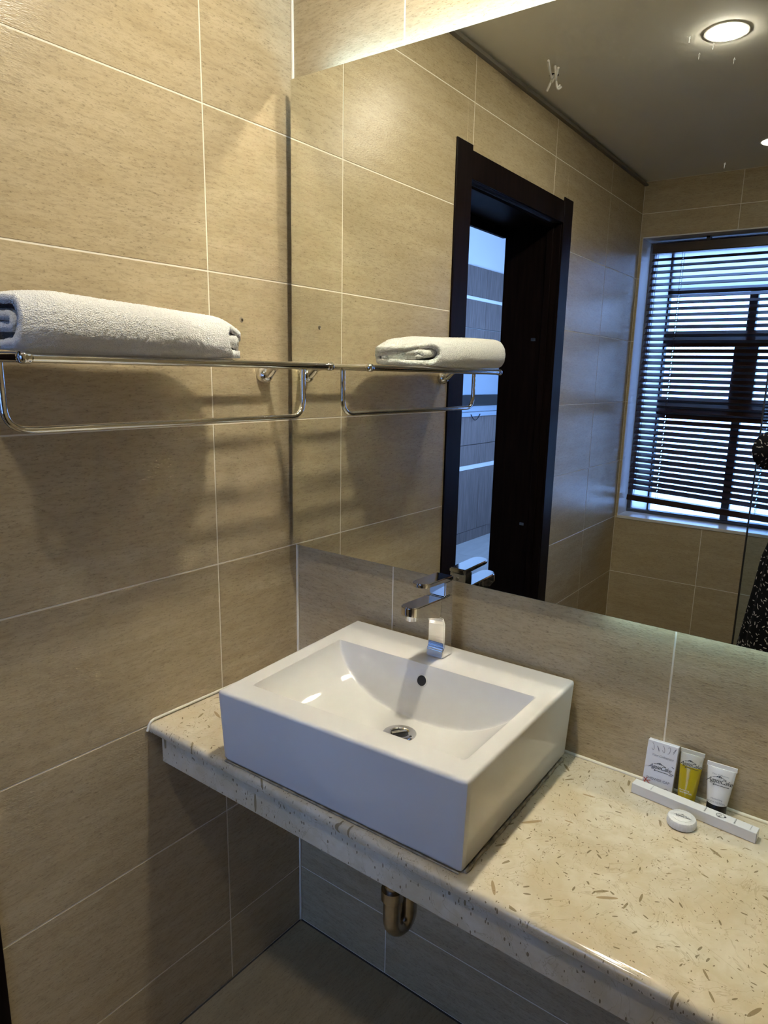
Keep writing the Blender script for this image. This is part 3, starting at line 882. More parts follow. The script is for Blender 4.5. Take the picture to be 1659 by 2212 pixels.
# ------------------------------------------------------------------ towel rack on the left wall
tk = empty('towel_rack', (0.0, -0.405, 1.47)); tag(tk, 'chrome towel shelf with a hanging bar on the left wall', 'towel rack')
def kl(x, y, z): return Vector((x, y + 0.405, z - 1.47))
Y0, Y1 = -0.103, -0.705
RZ = 1.489
for x, r in ((0.045, 0.005), (0.092, 0.005), (0.140, 0.005), (0.196, 0.0068)):
    bm = bmesh.new(); tube(bm, [kl(x, Y0 - 0.002, RZ), kl(x, Y1 + 0.002, RZ)], r, 14)
    obj('rail', bm, MT['chrome'], tk, 1.0)
for y in (Y0, Y1):
    bm = bmesh.new()
    tube(bm, [kl(x, y, z) for x, z in ((0.020, 1.470), (0.028, 1.476), (0.038, 1.484), (0.052, RZ), (0.12, RZ), (0.170, RZ), (0.196, RZ))], [0.010, 0.010, 0.009, 0.0080, 0.0075, 0.0075, 0.0075], 14)
    ea = obj('end_arm', bm, MT['chrome'], tk, 1.0)
    bm = bmesh.new()
    lathe(bm, [(0.0, 0.0), (0.017, 0.0), (0.0185, 0.004), (0.018, 0.011), (0.014, 0.019), (0.008, 0.024), (0.0, 0.0255)], 24)
    bmesh.ops.transform(bm, matrix=Matrix.Translation(kl(0.0008, y, 1.468)) @ Matrix.Rotation(PI / 2, 4, 'Y'), verts=bm.verts)
    obj('wall_flange', bm, MT['chrome'], tk, 1.0)
    s = 1 if y == Y0 else -1
    bm = bmesh.new()
    R = Matrix.Translation(kl(0.196, y - s * 0.006, RZ)) @ Matrix.Rotation(-s * PI / 2, 4, 'X')
    lathe(bm, [(0.0, -0.002), (0.0072, -0.002), (0.0088, 0.002), (0.0078, 0.004), (0.0092, 0.007), (0.0092, 0.011), (0.0075, 0.015), (0.0, 0.0165)], 22)
    bmesh.ops.transform(bm, matrix=R, verts=bm.verts)
    obj('end_cap', bm, MT['chrome'], ea, 1.0)
bm = bmesh.new()
tube(bm, fillet([kl(0.121, -0.101, RZ - 0.002), kl(0.121, -0.101, 1.385), kl(0.116, -0.703, 1.385), kl(0.116, -0.703, RZ - 0.002)], 0.036, 8), 0.0056, 14)
obj('hanging_bar', bm, MT['chrome'], tk, 1.0)

# ------------------------------------------------------------------ folded towel
TY0, TY1 = -0.712, -0.270
path = []
def arc(cx, cz, rx, rz, a0, a1, n):
    for k in range(n + 1):
        a = math.radians(a0 + (a1 - a0) * k / n)
        path.append((cx + rx * math.cos(a), cz + rz * math.sin(a)))
path.append((0.105, 1.527)); path.append((0.150, 1.5285)); path.append((0.192, 1.527))
arc(0.205, 1.5345, 0.012, 0.0075, -90, 90, 6)
path += [(0.185, 1.5420), (0.140, 1.5445), (0.100, 1.5420)]
arc(0.088, 1.5235, 0.014, 0.0185, 90, 270, 10)
path += [(0.120, 1.5040), (0.170, 1.5030), (0.215, 1.5040)]
arc(0.226, 1.5330, 0.026, 0.0290, -90, 90, 14)
path += [(0.190, 1.5640), (0.140, 1.5655), (0.100, 1.5620)]
arc(0.080, 1.5400, 0.020, 0.0215, 90, 165, 5)
path += [(0.0605, 1.533), (0.0610, 1.520)]
# resample evenly
def resample(P, step):
    P = [Vector((a, b)) for a, b in P]; out = [P[0]]; carry = 0
    for a, b in zip(P, P[1:]):
        L_ = (b - a).length; t = step - carry
        while t <= L_:
            out.append(a.lerp(b, t / L_)); t += step
        carry = L_ - (t - step)
    return out
path = [(0.055 + (a - 0.06) * 0.86, b) for a, b in path]
cp = resample(path, 0.0026)
NYT = 150
bm = bmesh.new()
TH = 0.0122
rowsT = []
for j in range(NYT + 1):
    s = j / NYT; y = TY0 + (TY1 - TY0) * s
    row = []
    for i, p in enumerate(cp):
        t = (cp[min(i + 1, len(cp) - 1)] - cp[max(i - 1, 0)]).normalized(); nrm = Vector((-t.y, t.x))
        q = Vector((p.x, p.y))
        outer = i / len(cp)
        # soft lie of the cloth: slightly thinner to the mirror end, waves, ends uneven
        q.y = 1.496 + (q.y - 1.496) * (1.16 - 0.22 * s)
        w = noise.noise(Vector((q.x * 14, y * 9, q.y * 10)))
        q += nrm * 0.0022 * w
        # corner rounding of the free ends
        e = min(s, 1 - s) * (TY1 - TY0)
        if e < 0.06: q = Vector((0.125, 1.512)) + (q - Vector((0.125, 1.512))) * (1 - 0.17 * (1 - e / 0.06) ** 2)
        yy = y + 0.006 * noise.noise(Vector((outer * 9, 3.1, 7 * (1 if s > .5 else 0)))) * (1 if (s < 0.02 or s > 0.98) else 0.6) - (9.2 if q.x > 0.10 else 24.0) * (q.x - 0.10) ** 2 * ss(0.2, 1.0, s)
        if outer < 0.48 and s > 0.5: yy -= 0.004 * ss(0.5, 0.9, s) * (1 - outer)
        if outer < 0.48 and s < 0.5: yy += 0.005 * ss(0.5, 0.1, s) * (1 - outer)
        q.y = 1.508 + (q.y - 1.508) * (1 - 0.38 * ss(-0.375, -0.262, yy))
        # a little sag between the rails
        if q.y < 1.510:
            q.y -= 0.012 * max(0, math.sin(PI * min(1, max(0, (q.x - 0.09) / 0.10)))) * math.exp(-((y + 0.50) / 0.10) ** 2)
        row.append((q, nrm, yy))
    rowsT.append(row)
vo = [[None] * len(cp) for _ in rowsT]; vi = [[None] * len(cp) for _ in rowsT]
for j, row in enumerate(rowsT):
    for i, (q, nrm, yy) in enumerate(row):
        pile = 0.0009 * noise.noise(Vector((q.x * 260, yy * 260, q.y * 260))) + 0.0007 * random.uniform(-1, 1)
        th = TH / 2 * (0.85 if i < 4 or i > len(cp) - 5 else 1)
        a = q + nrm * (th + pile); b = q - nrm * (th + pile)
        vo[j][i] = bm.verts.new((a.x, yy, a.y)); vi[j][i] = bm.verts.new((b.x, yy, b.y))
nJ, nI = len(rowsT), len(cp)
for j in range(nJ - 1):
    for i in range(nI - 1):
        bm.faces.new((vo[j][i], vo[j][i + 1], vo[j + 1][i + 1], vo[j + 1][i]))
        bm.faces.new((vi[j][i], vi[j + 1][i], vi[j + 1][i + 1], vi[j][i + 1]))
for i in range(nI - 1):
    bm.faces.new((vo[0][i], vi[0][i], vi[0][i + 1], vo[0][i + 1]))
    bm.faces.new((vo[-1][i], vo[-1][i + 1], vi[-1][i + 1], vi[-1][i]))
for j in range(nJ - 1):
    bm.faces.new((vo[j][0], vo[j + 1][0], vi[j + 1][0], vi[j][0]))
    bm.faces.new((vo[j][-1], vi[j][-1], vi[j + 1][-1], vo[j + 1][-1]))
bmesh.ops.recalc_face_normals(bm, faces=bm.faces)
tw = obj('folded_towel', bm, MT['terry'], None, 3.2)
tag(tw, 'white terry towel folded on the chrome towel shelf', 'towel')

# ------------------------------------------------------------------ toiletries
LOGO_W = 0.030
def logo(parent, origin, right, up, s=1.0, m_=None, tagline=True):
    m_ = m_ or MT['ink']
    text('brand_lettering', 'AgateCake', 0.0085 * s, m_, parent, origin, right, up, shear=0.45, spacing=0.86)
    # little roofed cloche over the lettering and a stem below
    roof = []
    for k in range(9):
        a = PI * k / 8; roof.append((0.0032 * s * math.cos(a) - 0.001 * s, 0.0046 * s + 0.0022 * s * math.sin(a)))
    P = [((roof), 0.0009 * s), ([(-0.0095 * s, 0.0040 * s), (-0.004 * s, 0.0052 * s), (0.003 * s, 0.0052 * s), (0.0085 * s, 0.0034 * s)], 0.0006 * s),
         ([(-0.0012 * s, 0.0058 * s), (0.0002 * s, 0.0058 * s)], 0.0020 * s),
         ([(-0.0062 * s, -0.0030 * s), (-0.0068 * s, -0.0068 * s)], 0.0007 * s)]
    if tagline: P.append(([(-0.008 * s, -0.0056 * s), (0.013 * s, -0.0056 * s)], 0.0007 * s))
    strokes('brand_mark', P, 0.0006 * s, m_, parent, origin, right, up)

# dental kit box
ang = math.atan2(-0.016, 0.199)
bx = empty('toiletry_box', (0.9610, -0.0545, CT + 0.0005), (0, 0, ang)); tag(bx, 'long white card box lying on the counter in front of the tubes', 'box')
Lb, Db, Hb = 0.200, 0.019, 0.018
obj('carton', nbox(-Lb / 2, Lb / 2, -Db / 2, Db / 2, 0, Hb, bev=0.0006), MT['paper'], bx)
bm = nbox(Lb / 2 - 0.0002, Lb / 2 + 0.0004, -Db / 2 + 0.001, -Db / 2 + 0.0022, 0.001, Hb - 0.001)
obj('flap_gap', bm, MT['greyink'], bx)
bm = nbox(-Lb / 2 - 0.0004, -Lb / 2 + 0.0002, -Db / 2 + 0.001, -Db / 2 + 0.0024, 0.001, Hb - 0.001)
obj('flap_gap', bm, MT['greyink'], bx)
TX, TYv = (1, 0, 0), (0, 1, 0)
def bt(body, size, x, m_=MT['ink'], shear=0.0):
    text('printed_text', body, size, m_, bx, (x, 0, Hb), (0, 1, 0), (-1, 0, 0), shear=shear)
bt('DENTAL KIT', 0.0026, -0.068, MT['greyink'])
bt('AgateCake', 0.0034, 0.020, MT['ink'], 0.4)
bt('AgateCake', 0.0034, 0.066, MT['ink'], 0.4)
bt('TOOTHBRUSH', 0.0022, 0.090, MT['greyink'])
P = []
for s_ in (1, -1):
    P.append([(0.006 * math.cos(a) * (1 + 0.15 * math.sin(3 * a)), s_ * 0.0055 * math.sin(a)) for a in [PI * k / 16 for k in range(17)]])
P += [[(-0.004, 0.003), (-0.001, 0.004), (0.001, 0.001), (-0.002, -0.002), (0.002, -0.003)], ([(0.0055, 0.0), (0.0085, 0.0)], 0.003), ([(-0.003, -0.0045), (0.0, -0.0045)], 0.002)]
strokes('printed_emblem', P, 0.0007, MT['ink'], bx, (0.044, 0, Hb), TX, TYv)

# shower cap box leaning on the wall
sc = empty('shower_cap_box', (0.8955, -0.0300, CT + 0.0006), (-0.20, 0, 0.03)); tag(sc, 'white shower cap carton leaning against the tiles', 'box')
Wc, Tc, Hc = 0.051, 0.013, 0.088
obj('carton', nbox(-Wc / 2, Wc / 2, 0, Tc, 0, Hc, bev=0.0006), plain('bluish_white_card', (0.74, 0.74, 0.78), 0.4), sc)
FRX, FUP = (1, 0, 0), (0, 0, 1)
text('printed_text', 'SHOWER CAP', 0.0062, MT['greyink'], sc, (0.0, 0, 0.022), FRX, FUP)
text('printed_text', 'Your Collections', 0.0052, MT['greyink'], sc, (0.002, 0, 0.064), FRX, FUP, shear=0.3)
logo(sc, (0.0, 0, 0.044), FRX, FUP, 1.15)
fl_ = []
for k in range(5):
    a0 = -0.018 + 0.009 * k
    fl_.append([(a0 + 0.004 * math.sin(t), 0.078 + 0.006 * math.cos(t * 1.3 + k)) for t in [0.35 * q_ for q_ in range(10)]])
strokes('printed_flourish', fl_, 0.0007, MT['greyink'], sc, (0.0, 0, 0.0), FRX, FUP)
strokes('printed_flourish', [[(0.019, 0.052), (0.023, 0.050)], [(0.017, 0.040), (0.024, 0.038)], [(0.016, 0.036), (0.022, 0.037)]] , 0.0012, MT['greyink'], sc, (0, 0, 0), FRX, FUP)
strokes('printed_blossom', [[(-0.024, 0.014), (-0.012, 0.018)], [(-0.024, 0.020), (-0.013, 0.012)], [(-0.022, 0.011), (-0.018, 0.022)]], 0.0013, MT['redink'], sc, (0, 0, 0), FRX, FUP)
strokes('printed_drop', [[(0.015 + 0.0035 * math.cos(a), 0.007 + 0.0045 * math.sin(a)) for a in [2 * PI * k / 14 for k in range(15)]]], 0.0009, MT['greyink'], sc, (0, 0, 0), FRX, FUP)

def squeeze_tube(name, loc, rot, wt, wb_, h, capr, caph, body_m, fill=None, fill_h=0.0, crimp_m=None):
    """flat crimped top, round at the cap end; stands on its cap"""
    t = empty(name, loc, rot)
    def ring(z, n=28):
        s = (z - caph) / (h - caph)
        rx = wb_ / 2 + (wt / 2 - wb_ / 2) * s ** 0.9
        ry = (wb_ / 2) * (1 - s) ** 0.75 + 0.0009
        return rx, ry
    def shell(z0, z1, grow=0.0):
        bm = bmesh.new(); rings = []
        K = 18
        for k in range(K + 1):
            z = z0 + (z1 - z0) * k / K; rx, ry = ring(z)
            rings.append([bm.verts.new(((rx + grow) * math.cos(2 * PI * i / 32), (ry + grow) * math.sin(2 * PI * i / 32), z)) for i in range(32)])
        for A, B_ in zip(rings, rings[1:]):
            for i in range(32): bm.faces.new((A[i], A[(i + 1) % 32], B_[(i + 1) % 32], B_[i]))
        bm.faces.new(rings[0][::-1]); bm.faces.new(rings[-1])
        return bm
    if fill:
        obj('gel_fill', shell(caph, fill_h, 0.0002), fill, t, 0.9)
        obj('tube_top', shell(fill_h, h - 0.007), body_m, t, 0.9)
    else:
        obj('tube_body', shell(caph, h - 0.007), body_m, t, 0.9)
    obj('crimp', nbox(-wt / 2 - 0.0003, wt / 2 + 0.0003, -0.0012, 0.0012, h - 0.0075, h, bev=0.0004), crimp_m or body_m, t)
    bm = bmesh.new(); lathe(bm, [(0.0, 0.0), (capr - 0.001, 0.0), (capr, 0.001), (capr, caph - 0.001), (capr - 0.001, caph + 0.0005), (0.0, caph + 0.0005)], 32)
    return t, bm
t1, cb = squeeze_tube('shower_gel_tube', (0.9440, -0.0245, CT + 0.0006), (-0.17, 0, 0.05), 0.038, 0.0285, 0.090, 0.0138, 0.010, MT['cleartube'], MT['gel'], 0.063)
tag(t1, 'clear squeeze tube half filled with yellow gel beside the shower cap carton', 'tube')
obj('cap', cb, MT['gel'], t1, 0.6)
logo(t1, (0.0, -0.0078, 0.067), FRX, (0, 0.09, 1), 1.05)
text('printed_text', 'Moisturizing', 0.0032, MT['paper'], t1, (-0.003, -0.0148, 0.024), FRX, (0, 0.12, 1))
text('printed_text', 'SHOWER GEL', 0.0032, MT['paper'], t1, (0.0, -0.0150, 0.020), FRX, (0, 0.12, 1))
t2, cb = squeeze_tube('body_lotion_tube', (0.9915, -0.0235, CT + 0.0006), (-0.17, 0, 0.05), 0.046, 0.0320, 0.082, 0.0155, 0.017, MT['tube'])
tag(t2, 'white body lotion tube standing on a black cap', 'tube')
obj('cap', cb, MT['blackcap'], t2, 0.6)
logo(t2, (0.0, -0.0106, 0.056), FRX, (0, 0.20, 1), 1.2)
text('printed_text', 'Your Collections', 0.0038, MT['greyink'], t2, (0.0, -0.0086, 0.066), FRX, (0, 0.22, 1), shear=0.3)
text('printed_text', 'Moisturizing', 0.0036, MT['greyink'], t2, (0.0, -0.0150, 0.027), FRX, (0, 0.16, 1))
text('printed_text', 'BODY LOTION', 0.0040, MT['greyink'], t2, (0.0, -0.0158, 0.0215), FRX, (0, 0.12, 1))

# wrapped soap
so = empty('wrapped_soap', (0.9545, -0.0935, CT + 0.0004), (0, 0, 0.1)); tag(so, 'round pleat wrapped white soap in front of the long box', 'soap')
bm = bmesh.new()
rings = []
for r, z in ((0.0200, 0.0), (0.0222, 0.0015), (0.0226, 0.006), (0.0222, 0.0110), (0.0208, 0.0132), (0.0150, 0.0138), (0.0145, 0.0136), (0.0, 0.0136)):
    rings.append([bm.verts.new(((r + 0.00035 * (r > 0.0149) * math.cos(30 * 2 * PI * k / 120)) * math.cos(2 * PI * k / 120), (r + 0.00035 * (r > 0.0149) * math.cos(30 * 2 * PI * k / 120)) * math.sin(2 * PI * k / 120), z)) for k in range(120)] if r > 0 else None)
top_v = bm.verts.new((0, 0, 0.0136))
rings = [r for r in rings if r]
for A, B_ in zip(rings, rings[1:]):
    for k in range(120): bm.faces.new((A[k], A[(k + 1) % 120], B_[(k + 1) % 120], B_[k]))
for k in range(120): bm.faces.new((rings[-1][k], rings[-1][(k + 1) % 120], top_v))
bm.faces.new(rings[0][::-1])
obj('wrapper', bm, MT['wrap'], so, 0.7)
bm = bmesh.new(); lathe(bm, [(0.0, 0.0), (0.0142, 0.0), (0.0142, 0.0004), (0.0, 0.0004)], 40, (0, 0, 0.0138))
lab = obj('label_disc', bm, MT['paper'], so)
logo(so, (0.0, 0, 0.0145), (1, -0.1, 0), (0.1, 1, 0), 0.78, None, False)

# ------------------------------------------------------------------ ceiling fittings
for i, (x, y, lab_) in enumerate(((0.620, -1.118, 'round ceiling downlight reflected at the top right of the mirror'),
                                  (0.600, -0.325, 'bright round ceiling downlight above the basin'),
                                  (0.600, -2.150, 'dim round ceiling downlight near the window wall'))):
    dl = empty('downlight', (x, y, H)); tag(dl, lab_, 'light', 'ceiling downlights')
    bm = bmesh.new(); lathe(bm, [(0.0465, 0.0), (0.0465, -0.002), (0.050, -0.003), (0.058, -0.002), (0.059, 0.0)], 40)
    obj('bezel', bm, MT['trimwhite'], dl, 0.8)
    bm = bmesh.new()
    lathe(bm, [(0.046, -0.002), (0.044, -0.005), (0.036, -0.008), (0.022, -0.010), (0.0, -0.0108)], 40)
    obj('lens', bm, MT[('lensweak', 'lens', 'lensoff')[i]], dl)
wr_ = empty('loose_wires', (0.112, -1.132, H)); tag(wr_, 'loose white wire ends poking from a ceiling hole', 'wires')
bm = bmesh.new(); cyl(bm, (0, 0, -0.0012), (0, 0, -0.0002), 0.015, n=20)
obj('hole', bm, MT['black'], wr_)
for (pts) in ([(0.0, 0, 0), (0.006, 0.03, -0.012), (0.018, 0.07, -0.010), (0.034, 0.12, -0.004)],
              [(0.004, 0, 0), (0.022, 0.03, -0.016), (0.034, 0.06, -0.02), (0.052, 0.085, -0.010)],
              [(-0.004, 0, 0), (0.01, 0.035, -0.02), (0.030, 0.05, -0.015), (0.036, 0.075, -0.004)],
              [(0.0, 0.004, 0), (-0.012, 0.005, -0.018), (-0.022, -0.004, -0.022)],
              [(0.0, -0.004, 0), (0.008, -0.012, -0.02), (0.014, -0.02, -0.014)],
              [(0.004, 0.002, 0), (0.012, -0.008, -0.024), (0.020, -0.016, -0.018)]):
    bm = bmesh.new(); tube(bm, fillet([(a, b, c * 1.8) for a, b, c in pts], 0.008, 3), 0.0036, 8)
    obj('wire', bm, MT['wire'], wr_, 1.0)
# old screw plug in the left wall
sp_ = empty('wall_plug', (0.0, -0.158, 1.580), (0, PI / 2, 0)); tag(sp_, 'small old screw in a wall plug above the towel rack', 'screw')
bm = bmesh.new(); lathe(bm, [(0.0, 0.0), (0.0052, 0.0), (0.0045, 0.0008), (0.0, 0.001)], 18); obj('plug', bm, MT['dirtycaulk'], sp_)
bm = bmesh.new(); lathe(bm, [(0.0, 0.001), (0.0026, 0.001), (0.0024, 0.0028), (0.0, 0.0034)], 16); obj('screw_head', bm, MT['oldchrome'], sp_, 0.6)

# ------------------------------------------------------------------ shower screen
ss_ = empty('shower_screen', (0.739, -1.78, 0)); tag(ss_, 'clear glass shower screen standing behind the person', 'shower screen')
obj('glass_panel', nbox(0.004, XR - 0.739 - 0.004, -0.004, 0.004, 0.004, 2.0, bev=0.001), MT['screen'], ss_)
obj('edge_seal', nbox(-0.001, 0.004, -0.006, 0.006, 0.004, 2.0), plain('dark_edge_seal', (0.03, 0.025, 0.02), 0.4), ss_)
for z in (0.25, 1.75):
    obj('wall_clamp', nbox(XR - 0.739 - 0.05, XR - 0.739 - 0.002, -0.012, 0.012, z, z + 0.05, bev=0.002), MT['chrome'], ss_)

# ------------------------------------------------------------------ wooden blind
BLY = -2.580
bl = empty('window_blind', (0.0, BLY, 0.0)); tag(bl, 'dark brown wooden venetian blind hanging in the window', 'blind')
BX_0, BX_1 = 0.044, 1.285
BLEN = BX_1 - BX_0
obj('headrail', nbox(BX_0, BX_1, -0.022, 0.022, 2.090, 2.136, bev=0.003), MT['blindwood'], bl)
for x in (0.30, 0.62, 1.05): obj('hanger', nbox(x - 0.008, x + 0.008, -0.02, 0.02, 2.136, 2.153), MT['blackcap'], bl)
CORDS = [0.19, 0.66, 1.12]
NS = 40
SW, ST = 0.036, 0.0026
bm = bmesh.new()
xs = [BX_0]
for c in CORDS: xs += [c - 0.0022, c + 0.0022]
xs += [BX_1]
for k in range(0, len(xs), 2):
    box(bm, xs[k], xs[k + 1], -SW / 2, SW / 2, -ST / 2, ST / 2)
for c in CORDS:
    box(bm, c - 0.0022, c + 0.0022, -SW / 2, -0.008, -ST / 2, ST / 2)
    box(bm, c - 0.0022, c + 0.0022, 0.008, SW / 2, -ST / 2, ST / 2)
bmesh.ops.translate(bm, vec=(-BX_0, 0, 0), verts=bm.verts)
slat_me = bpy.data.meshes.new('slat'); bm.to_mesh(slat_me); bm.free(); slat_me.materials.append(MT['blindwood'])
SL_B = 0.905
for k in range(NS):
    o = bpy.data.objects.new('slat', slat_me); COL.objects.link(o); o.parent = bl
    f = (k + 0.5) / NS
    z = 2.078 - (2.078 - SL_B) * f
    slope = -0.042 * max(0, (f - 0.55) / 0.45) ** 1.5
    o.location = (BX_0 - 0.010 * f, 0, z)
    o.rotation_euler = (-math.radians(27 + random.uniform(-1.5, 1.5)), -slope * 1.0, 0)
o = obj('bottom_rail', nbox(0, BLEN, -0.022, 0.022, -0.015, 0.015, bev=0.003), MT['blindwood'], bl)
o.location = (BX_0 - 0.012, 0, 0.866); o.rotation_euler = (0, 0.042, 0)
for c in CORDS + [0.066]:
    for y in (-0.019, 0.019):
        bm = bmesh.new(); tube(bm, [(c, y, 2.09), (c - 0.008, y, 0.878 - 0.042 * (c - BX_0))], 0.0009, 6)
        obj('ladder_cord', bm, MT['cord'], bl)
for dx in (0.0, 0.006):
    bm = bmesh.new(); tube(bm, [(0.069 + dx, 0.026, 2.10), (0.066 + dx, 0.026, 1.6), (0.054 + dx, 0.026, 1.0)], 0.0010, 6)
    obj('pull_cord', bm, MT['cord'], bl)

# ------------------------------------------------------------------ the person taking the photograph
def capsule(bm, p0, p1, r0, r1, n=16):
    cyl(bm, p0, p1, r0, r1, n)
    bmesh.ops.create_uvsphere(bm, u_segments=n, v_segments=n // 2, radius=r0, matrix=Matrix.Translation(p0))
    bmesh.ops.create_uvsphere(bm, u_segments=n, v_segments=n // 2, radius=r1, matrix=Matrix.Translation(p1))
def ell(bm, c, r, rot=None, n=24):
    R = (rot.to_matrix().to_4x4() if rot else Matrix.Identity(4))
    bmesh.ops.create_uvsphere(bm, u_segments=n, v_segments=n // 2, radius=1, matrix=Matrix.Translation(c) @ R @ Matrix.Diagonal((*r, 1)))

PC = Vector((1.110, -1.500, 0))
YAW = 0.35
AX_ = Vector((math.cos(YAW), math.sin(YAW), 0))        # to the person's right
AY_ = Vector((-math.sin(YAW), math.cos(YAW), 0))       # forward
def pw(a, b, z): return PC + AX_ * a + AY_ * b + Vector((0, 0, z))
PHC = CAM - UPV * 0.052 + RGT * 0.018 - FWD * 0.0125    # phone centre
LEl = Vector((0.832, -1.385, 1.262)); REl = Vector((1.470, -1.335, 1.230))
LSh, RSh = pw(-0.165, 0.0, 1.365), pw(0.165, 0.0, 1.365)
LWr = PHC - RGT * 0.105 - UPV * 0.035 - FWD * 0.045
RWr = PHC + RGT * 0.105 - UPV * 0.035 - FWD * 0.045
bm = bmesh.new()
# trunk
ell(bm, pw(0, 0, 0.93), (0.165, 0.115, 0.13), Euler((0, 0, YAW)))
ell(bm, pw(0, 0, 1.08), (0.140, 0.100, 0.16), Euler((0, 0, YAW)))
ell(bm, pw(0, 0.005, 1.25), (0.155, 0.105, 0.15), Euler((0, 0, YAW)))
capsule(bm, LSh, RSh, 0.050, 0.050)
capsule(bm, pw(0, 0, 1.36), pw(0, 0.025, 1.46), 0.055, 0.050)
# legs
for s in (-1, 1):
    hip, knee, ank = pw(s * 0.085, 0, 0.86), pw(s * 0.095, 0.015, 0.46), pw(s * 0.10, 0.0, 0.085)
    capsule(bm, hip, knee, 0.085, 0.055); capsule(bm, knee, ank, 0.054, 0.036)
    ell(bm, pw(s * 0.095, -0.02, 0.33), (0.050, 0.052, 0.10))
    capsule(bm, pw(s * 0.10, -0.025, 0.034), pw(s * 0.112, 0.13, 0.026), 0.033, 0.026)
    for t in range(5):
        capsule(bm, pw(s * (0.092 + 0.013 * t - 0.005), 0.135, 0.016), pw(s * (0.092 + 0.013 * t - 0.005), 0.175 - 0.008 * t, 0.012), 0.011 - 0.0008 * t, 0.009 - 0.0006 * t, 10)
# arms
for sh, el, wr in ((LSh, LEl, LWr), (RSh, REl, RWr)):
    capsule(bm, sh, el, 0.048, 0.038); capsule(bm, el, wr, 0.037, 0.025)
# hands: palm beside the phone, four fingers round the far face, thumb on the screen side
for s, wr in ((-1, LWr), (1, RWr)):
    kn = PHC + RGT * s * 0.052 - FWD * 0.012
    pal = wr.lerp(kn, 0.55)
    for t in range(4):
        off = UPV * (0.026 - 0.019 * t)
        ln = (0.92, 1.0, 0.95, 0.78)[t]
        base = kn + off + RGT * s * 0.012 - FWD * 0.008
        capsule(bm, wr.lerp(base, 0.25), base, 0.017, 0.0105, 10)
        m1 = PHC + RGT * s * 0.049 + off + FWD * 0.006
        m2 = PHC + RGT * s * (0.049 - 0.022 * ln) + off + FWD * 0.0125 - UPV * 0.003
        m3 = PHC + RGT * s * (0.049 - 0.036 * ln) + off + FWD * 0.0120 - UPV * 0.006
        if t == 0 and s < 0: m2, m3 = m2 - UPV * 0.012, m3 - UPV * 0.016
        capsule(bm, base, m1, 0.0095, 0.0085, 10); capsule(bm, m1, m2, 0.0083, 0.0075, 10); capsule(bm, m2, m3, 0.0074, 0.0062, 10)
    th0 = wr.lerp(kn, 0.45) - FWD * 0.014
    th1 = PHC + RGT * s * 0.042 - FWD * 0.020 + UPV * 0.004
    th2 = PHC + RGT * s * 0.016 - FWD * 0.0135 + UPV * 0.014
    capsule(bm, wr, th0, 0.019, 0.0140, 10); capsule(bm, th0, th1, 0.0125, 0.0100, 10); capsule(bm, th1, th2, 0.0096, 0.0074, 10)
# head
HC = pw(0.005, 0.035, 1.545)
HQ = (-FWD).to_track_quat('Z', 'Y')
hf = (CAM - HC); hf.z = 0; hf.normalize(); hr = Vector((hf.y, -hf.x, 0))
def hp(a, b, c): return HC + hr * a + hf * b + Vector((0, 0, c))
hrot = Matrix((hr, hf, Vector((0, 0, 1)))).transposed().to_euler()
ell(bm, hp(0, -0.012, 0.030), (0.073, 0.090, 0.083), hrot)
ell(bm, hp(0, 0.020, -0.025), (0.062, 0.066, 0.075), hrot)
ell(bm, hp(0, 0.048, -0.078), (0.030, 0.026, 0.022), hrot)
capsule(bm, hp(0, 0.084, 0.012), hp(0, 0.100, -0.022), 0.009, 0.013, 12)
for s in (-1, 1):
    ell(bm, hp(s * 0.010, 0.094, -0.026), (0.009, 0.009, 0.007), hrot)
    ell(bm, hp(s * 0.074, -0.010, -0.008), (0.008, 0.018, 0.030), hrot)
    ell(bm, hp(s * 0.030, 0.074, 0.028), (0.024, 0.010, 0.007), hrot)
    ell(bm, hp(s * 0.034, 0.062, -0.022), (0.024, 0.020, 0.022), hrot)
ell(bm, hp(0, 0.081, -0.047), (0.021, 0.011, 0.0055), hrot)
ell(bm, hp(0, 0.079, -0.057), (0.019, 0.011, 0.0060), hrot)
bmesh.ops.translate(bm, vec=-PC, verts=bm.verts)
pe = obj('person', bm, MT['skin'], None, None, PC)
tag(pe, 'person in a long black dress with pale petal print, holding up a phone', 'person')
md = pe.modifiers.new('remesh', 'REMESH'); md.mode = 'VOXEL'; md.voxel_size = 0.0045
sm_ = pe.modifiers.new('smooth', 'SMOOTH'); sm_.factor = 0.5; sm_.iterations = 4
dg = bpy.context.evaluated_depsgraph_get()
me2 = bpy.data.meshes.new_from_object(pe.evaluated_get(dg))
pe.modifiers.clear(); old = pe.data; pe.data = me2; bpy.data.meshes.remove(old)
smooth(pe.data)
if not pe.data.materials: pe.data.materials.append(MT['skin'])
# dress: lofted rings plus sleeves, one cloth
bm = bmesh.new()
def drs(z, a, b, fold=0.0, fw=0.0):
    return z, a, b, fold, fw
levels = [drs(0.16, 0.350, 0.170, 0.014), drs(0.35, 0.334, 0.166, 0.012), drs(0.55, 0.315, 0.162, 0.010), drs(0.72, 0.296, 0.158, 0.008), drs(0.88, 0.278, 0.152, 0.006),
          drs(1.00, 0.246, 0.150, 0.003), drs(1.10, 0.206, 0.134, 0.001), drs(1.22, 0.198, 0.130), drs(1.32, 0.200, 0.118), drs(1.375, 0.190, 0.098), drs(1.415, 0.125, 0.082), drs(1.432, 0.078, 0.074)]
n = 96; rings = []
for z, a, b, fo, fw in levels:
    rg = []
    for k in range(n):
        t = 2 * PI * k / n
        f = 1 + (fo / a) * (math.sin(11 * t + 0.7) + 0.5 * math.sin(17 * t + z * 3))
        ca, sa = math.cos(t), math.sin(t)
        e = 0.85
        rg.append(bm.verts.new(pw(a * f * math.copysign(abs(ca) ** e, ca), b * f * math.copysign(abs(sa) ** e, sa) + 0.005, z) - PC))
    rings.append(rg)
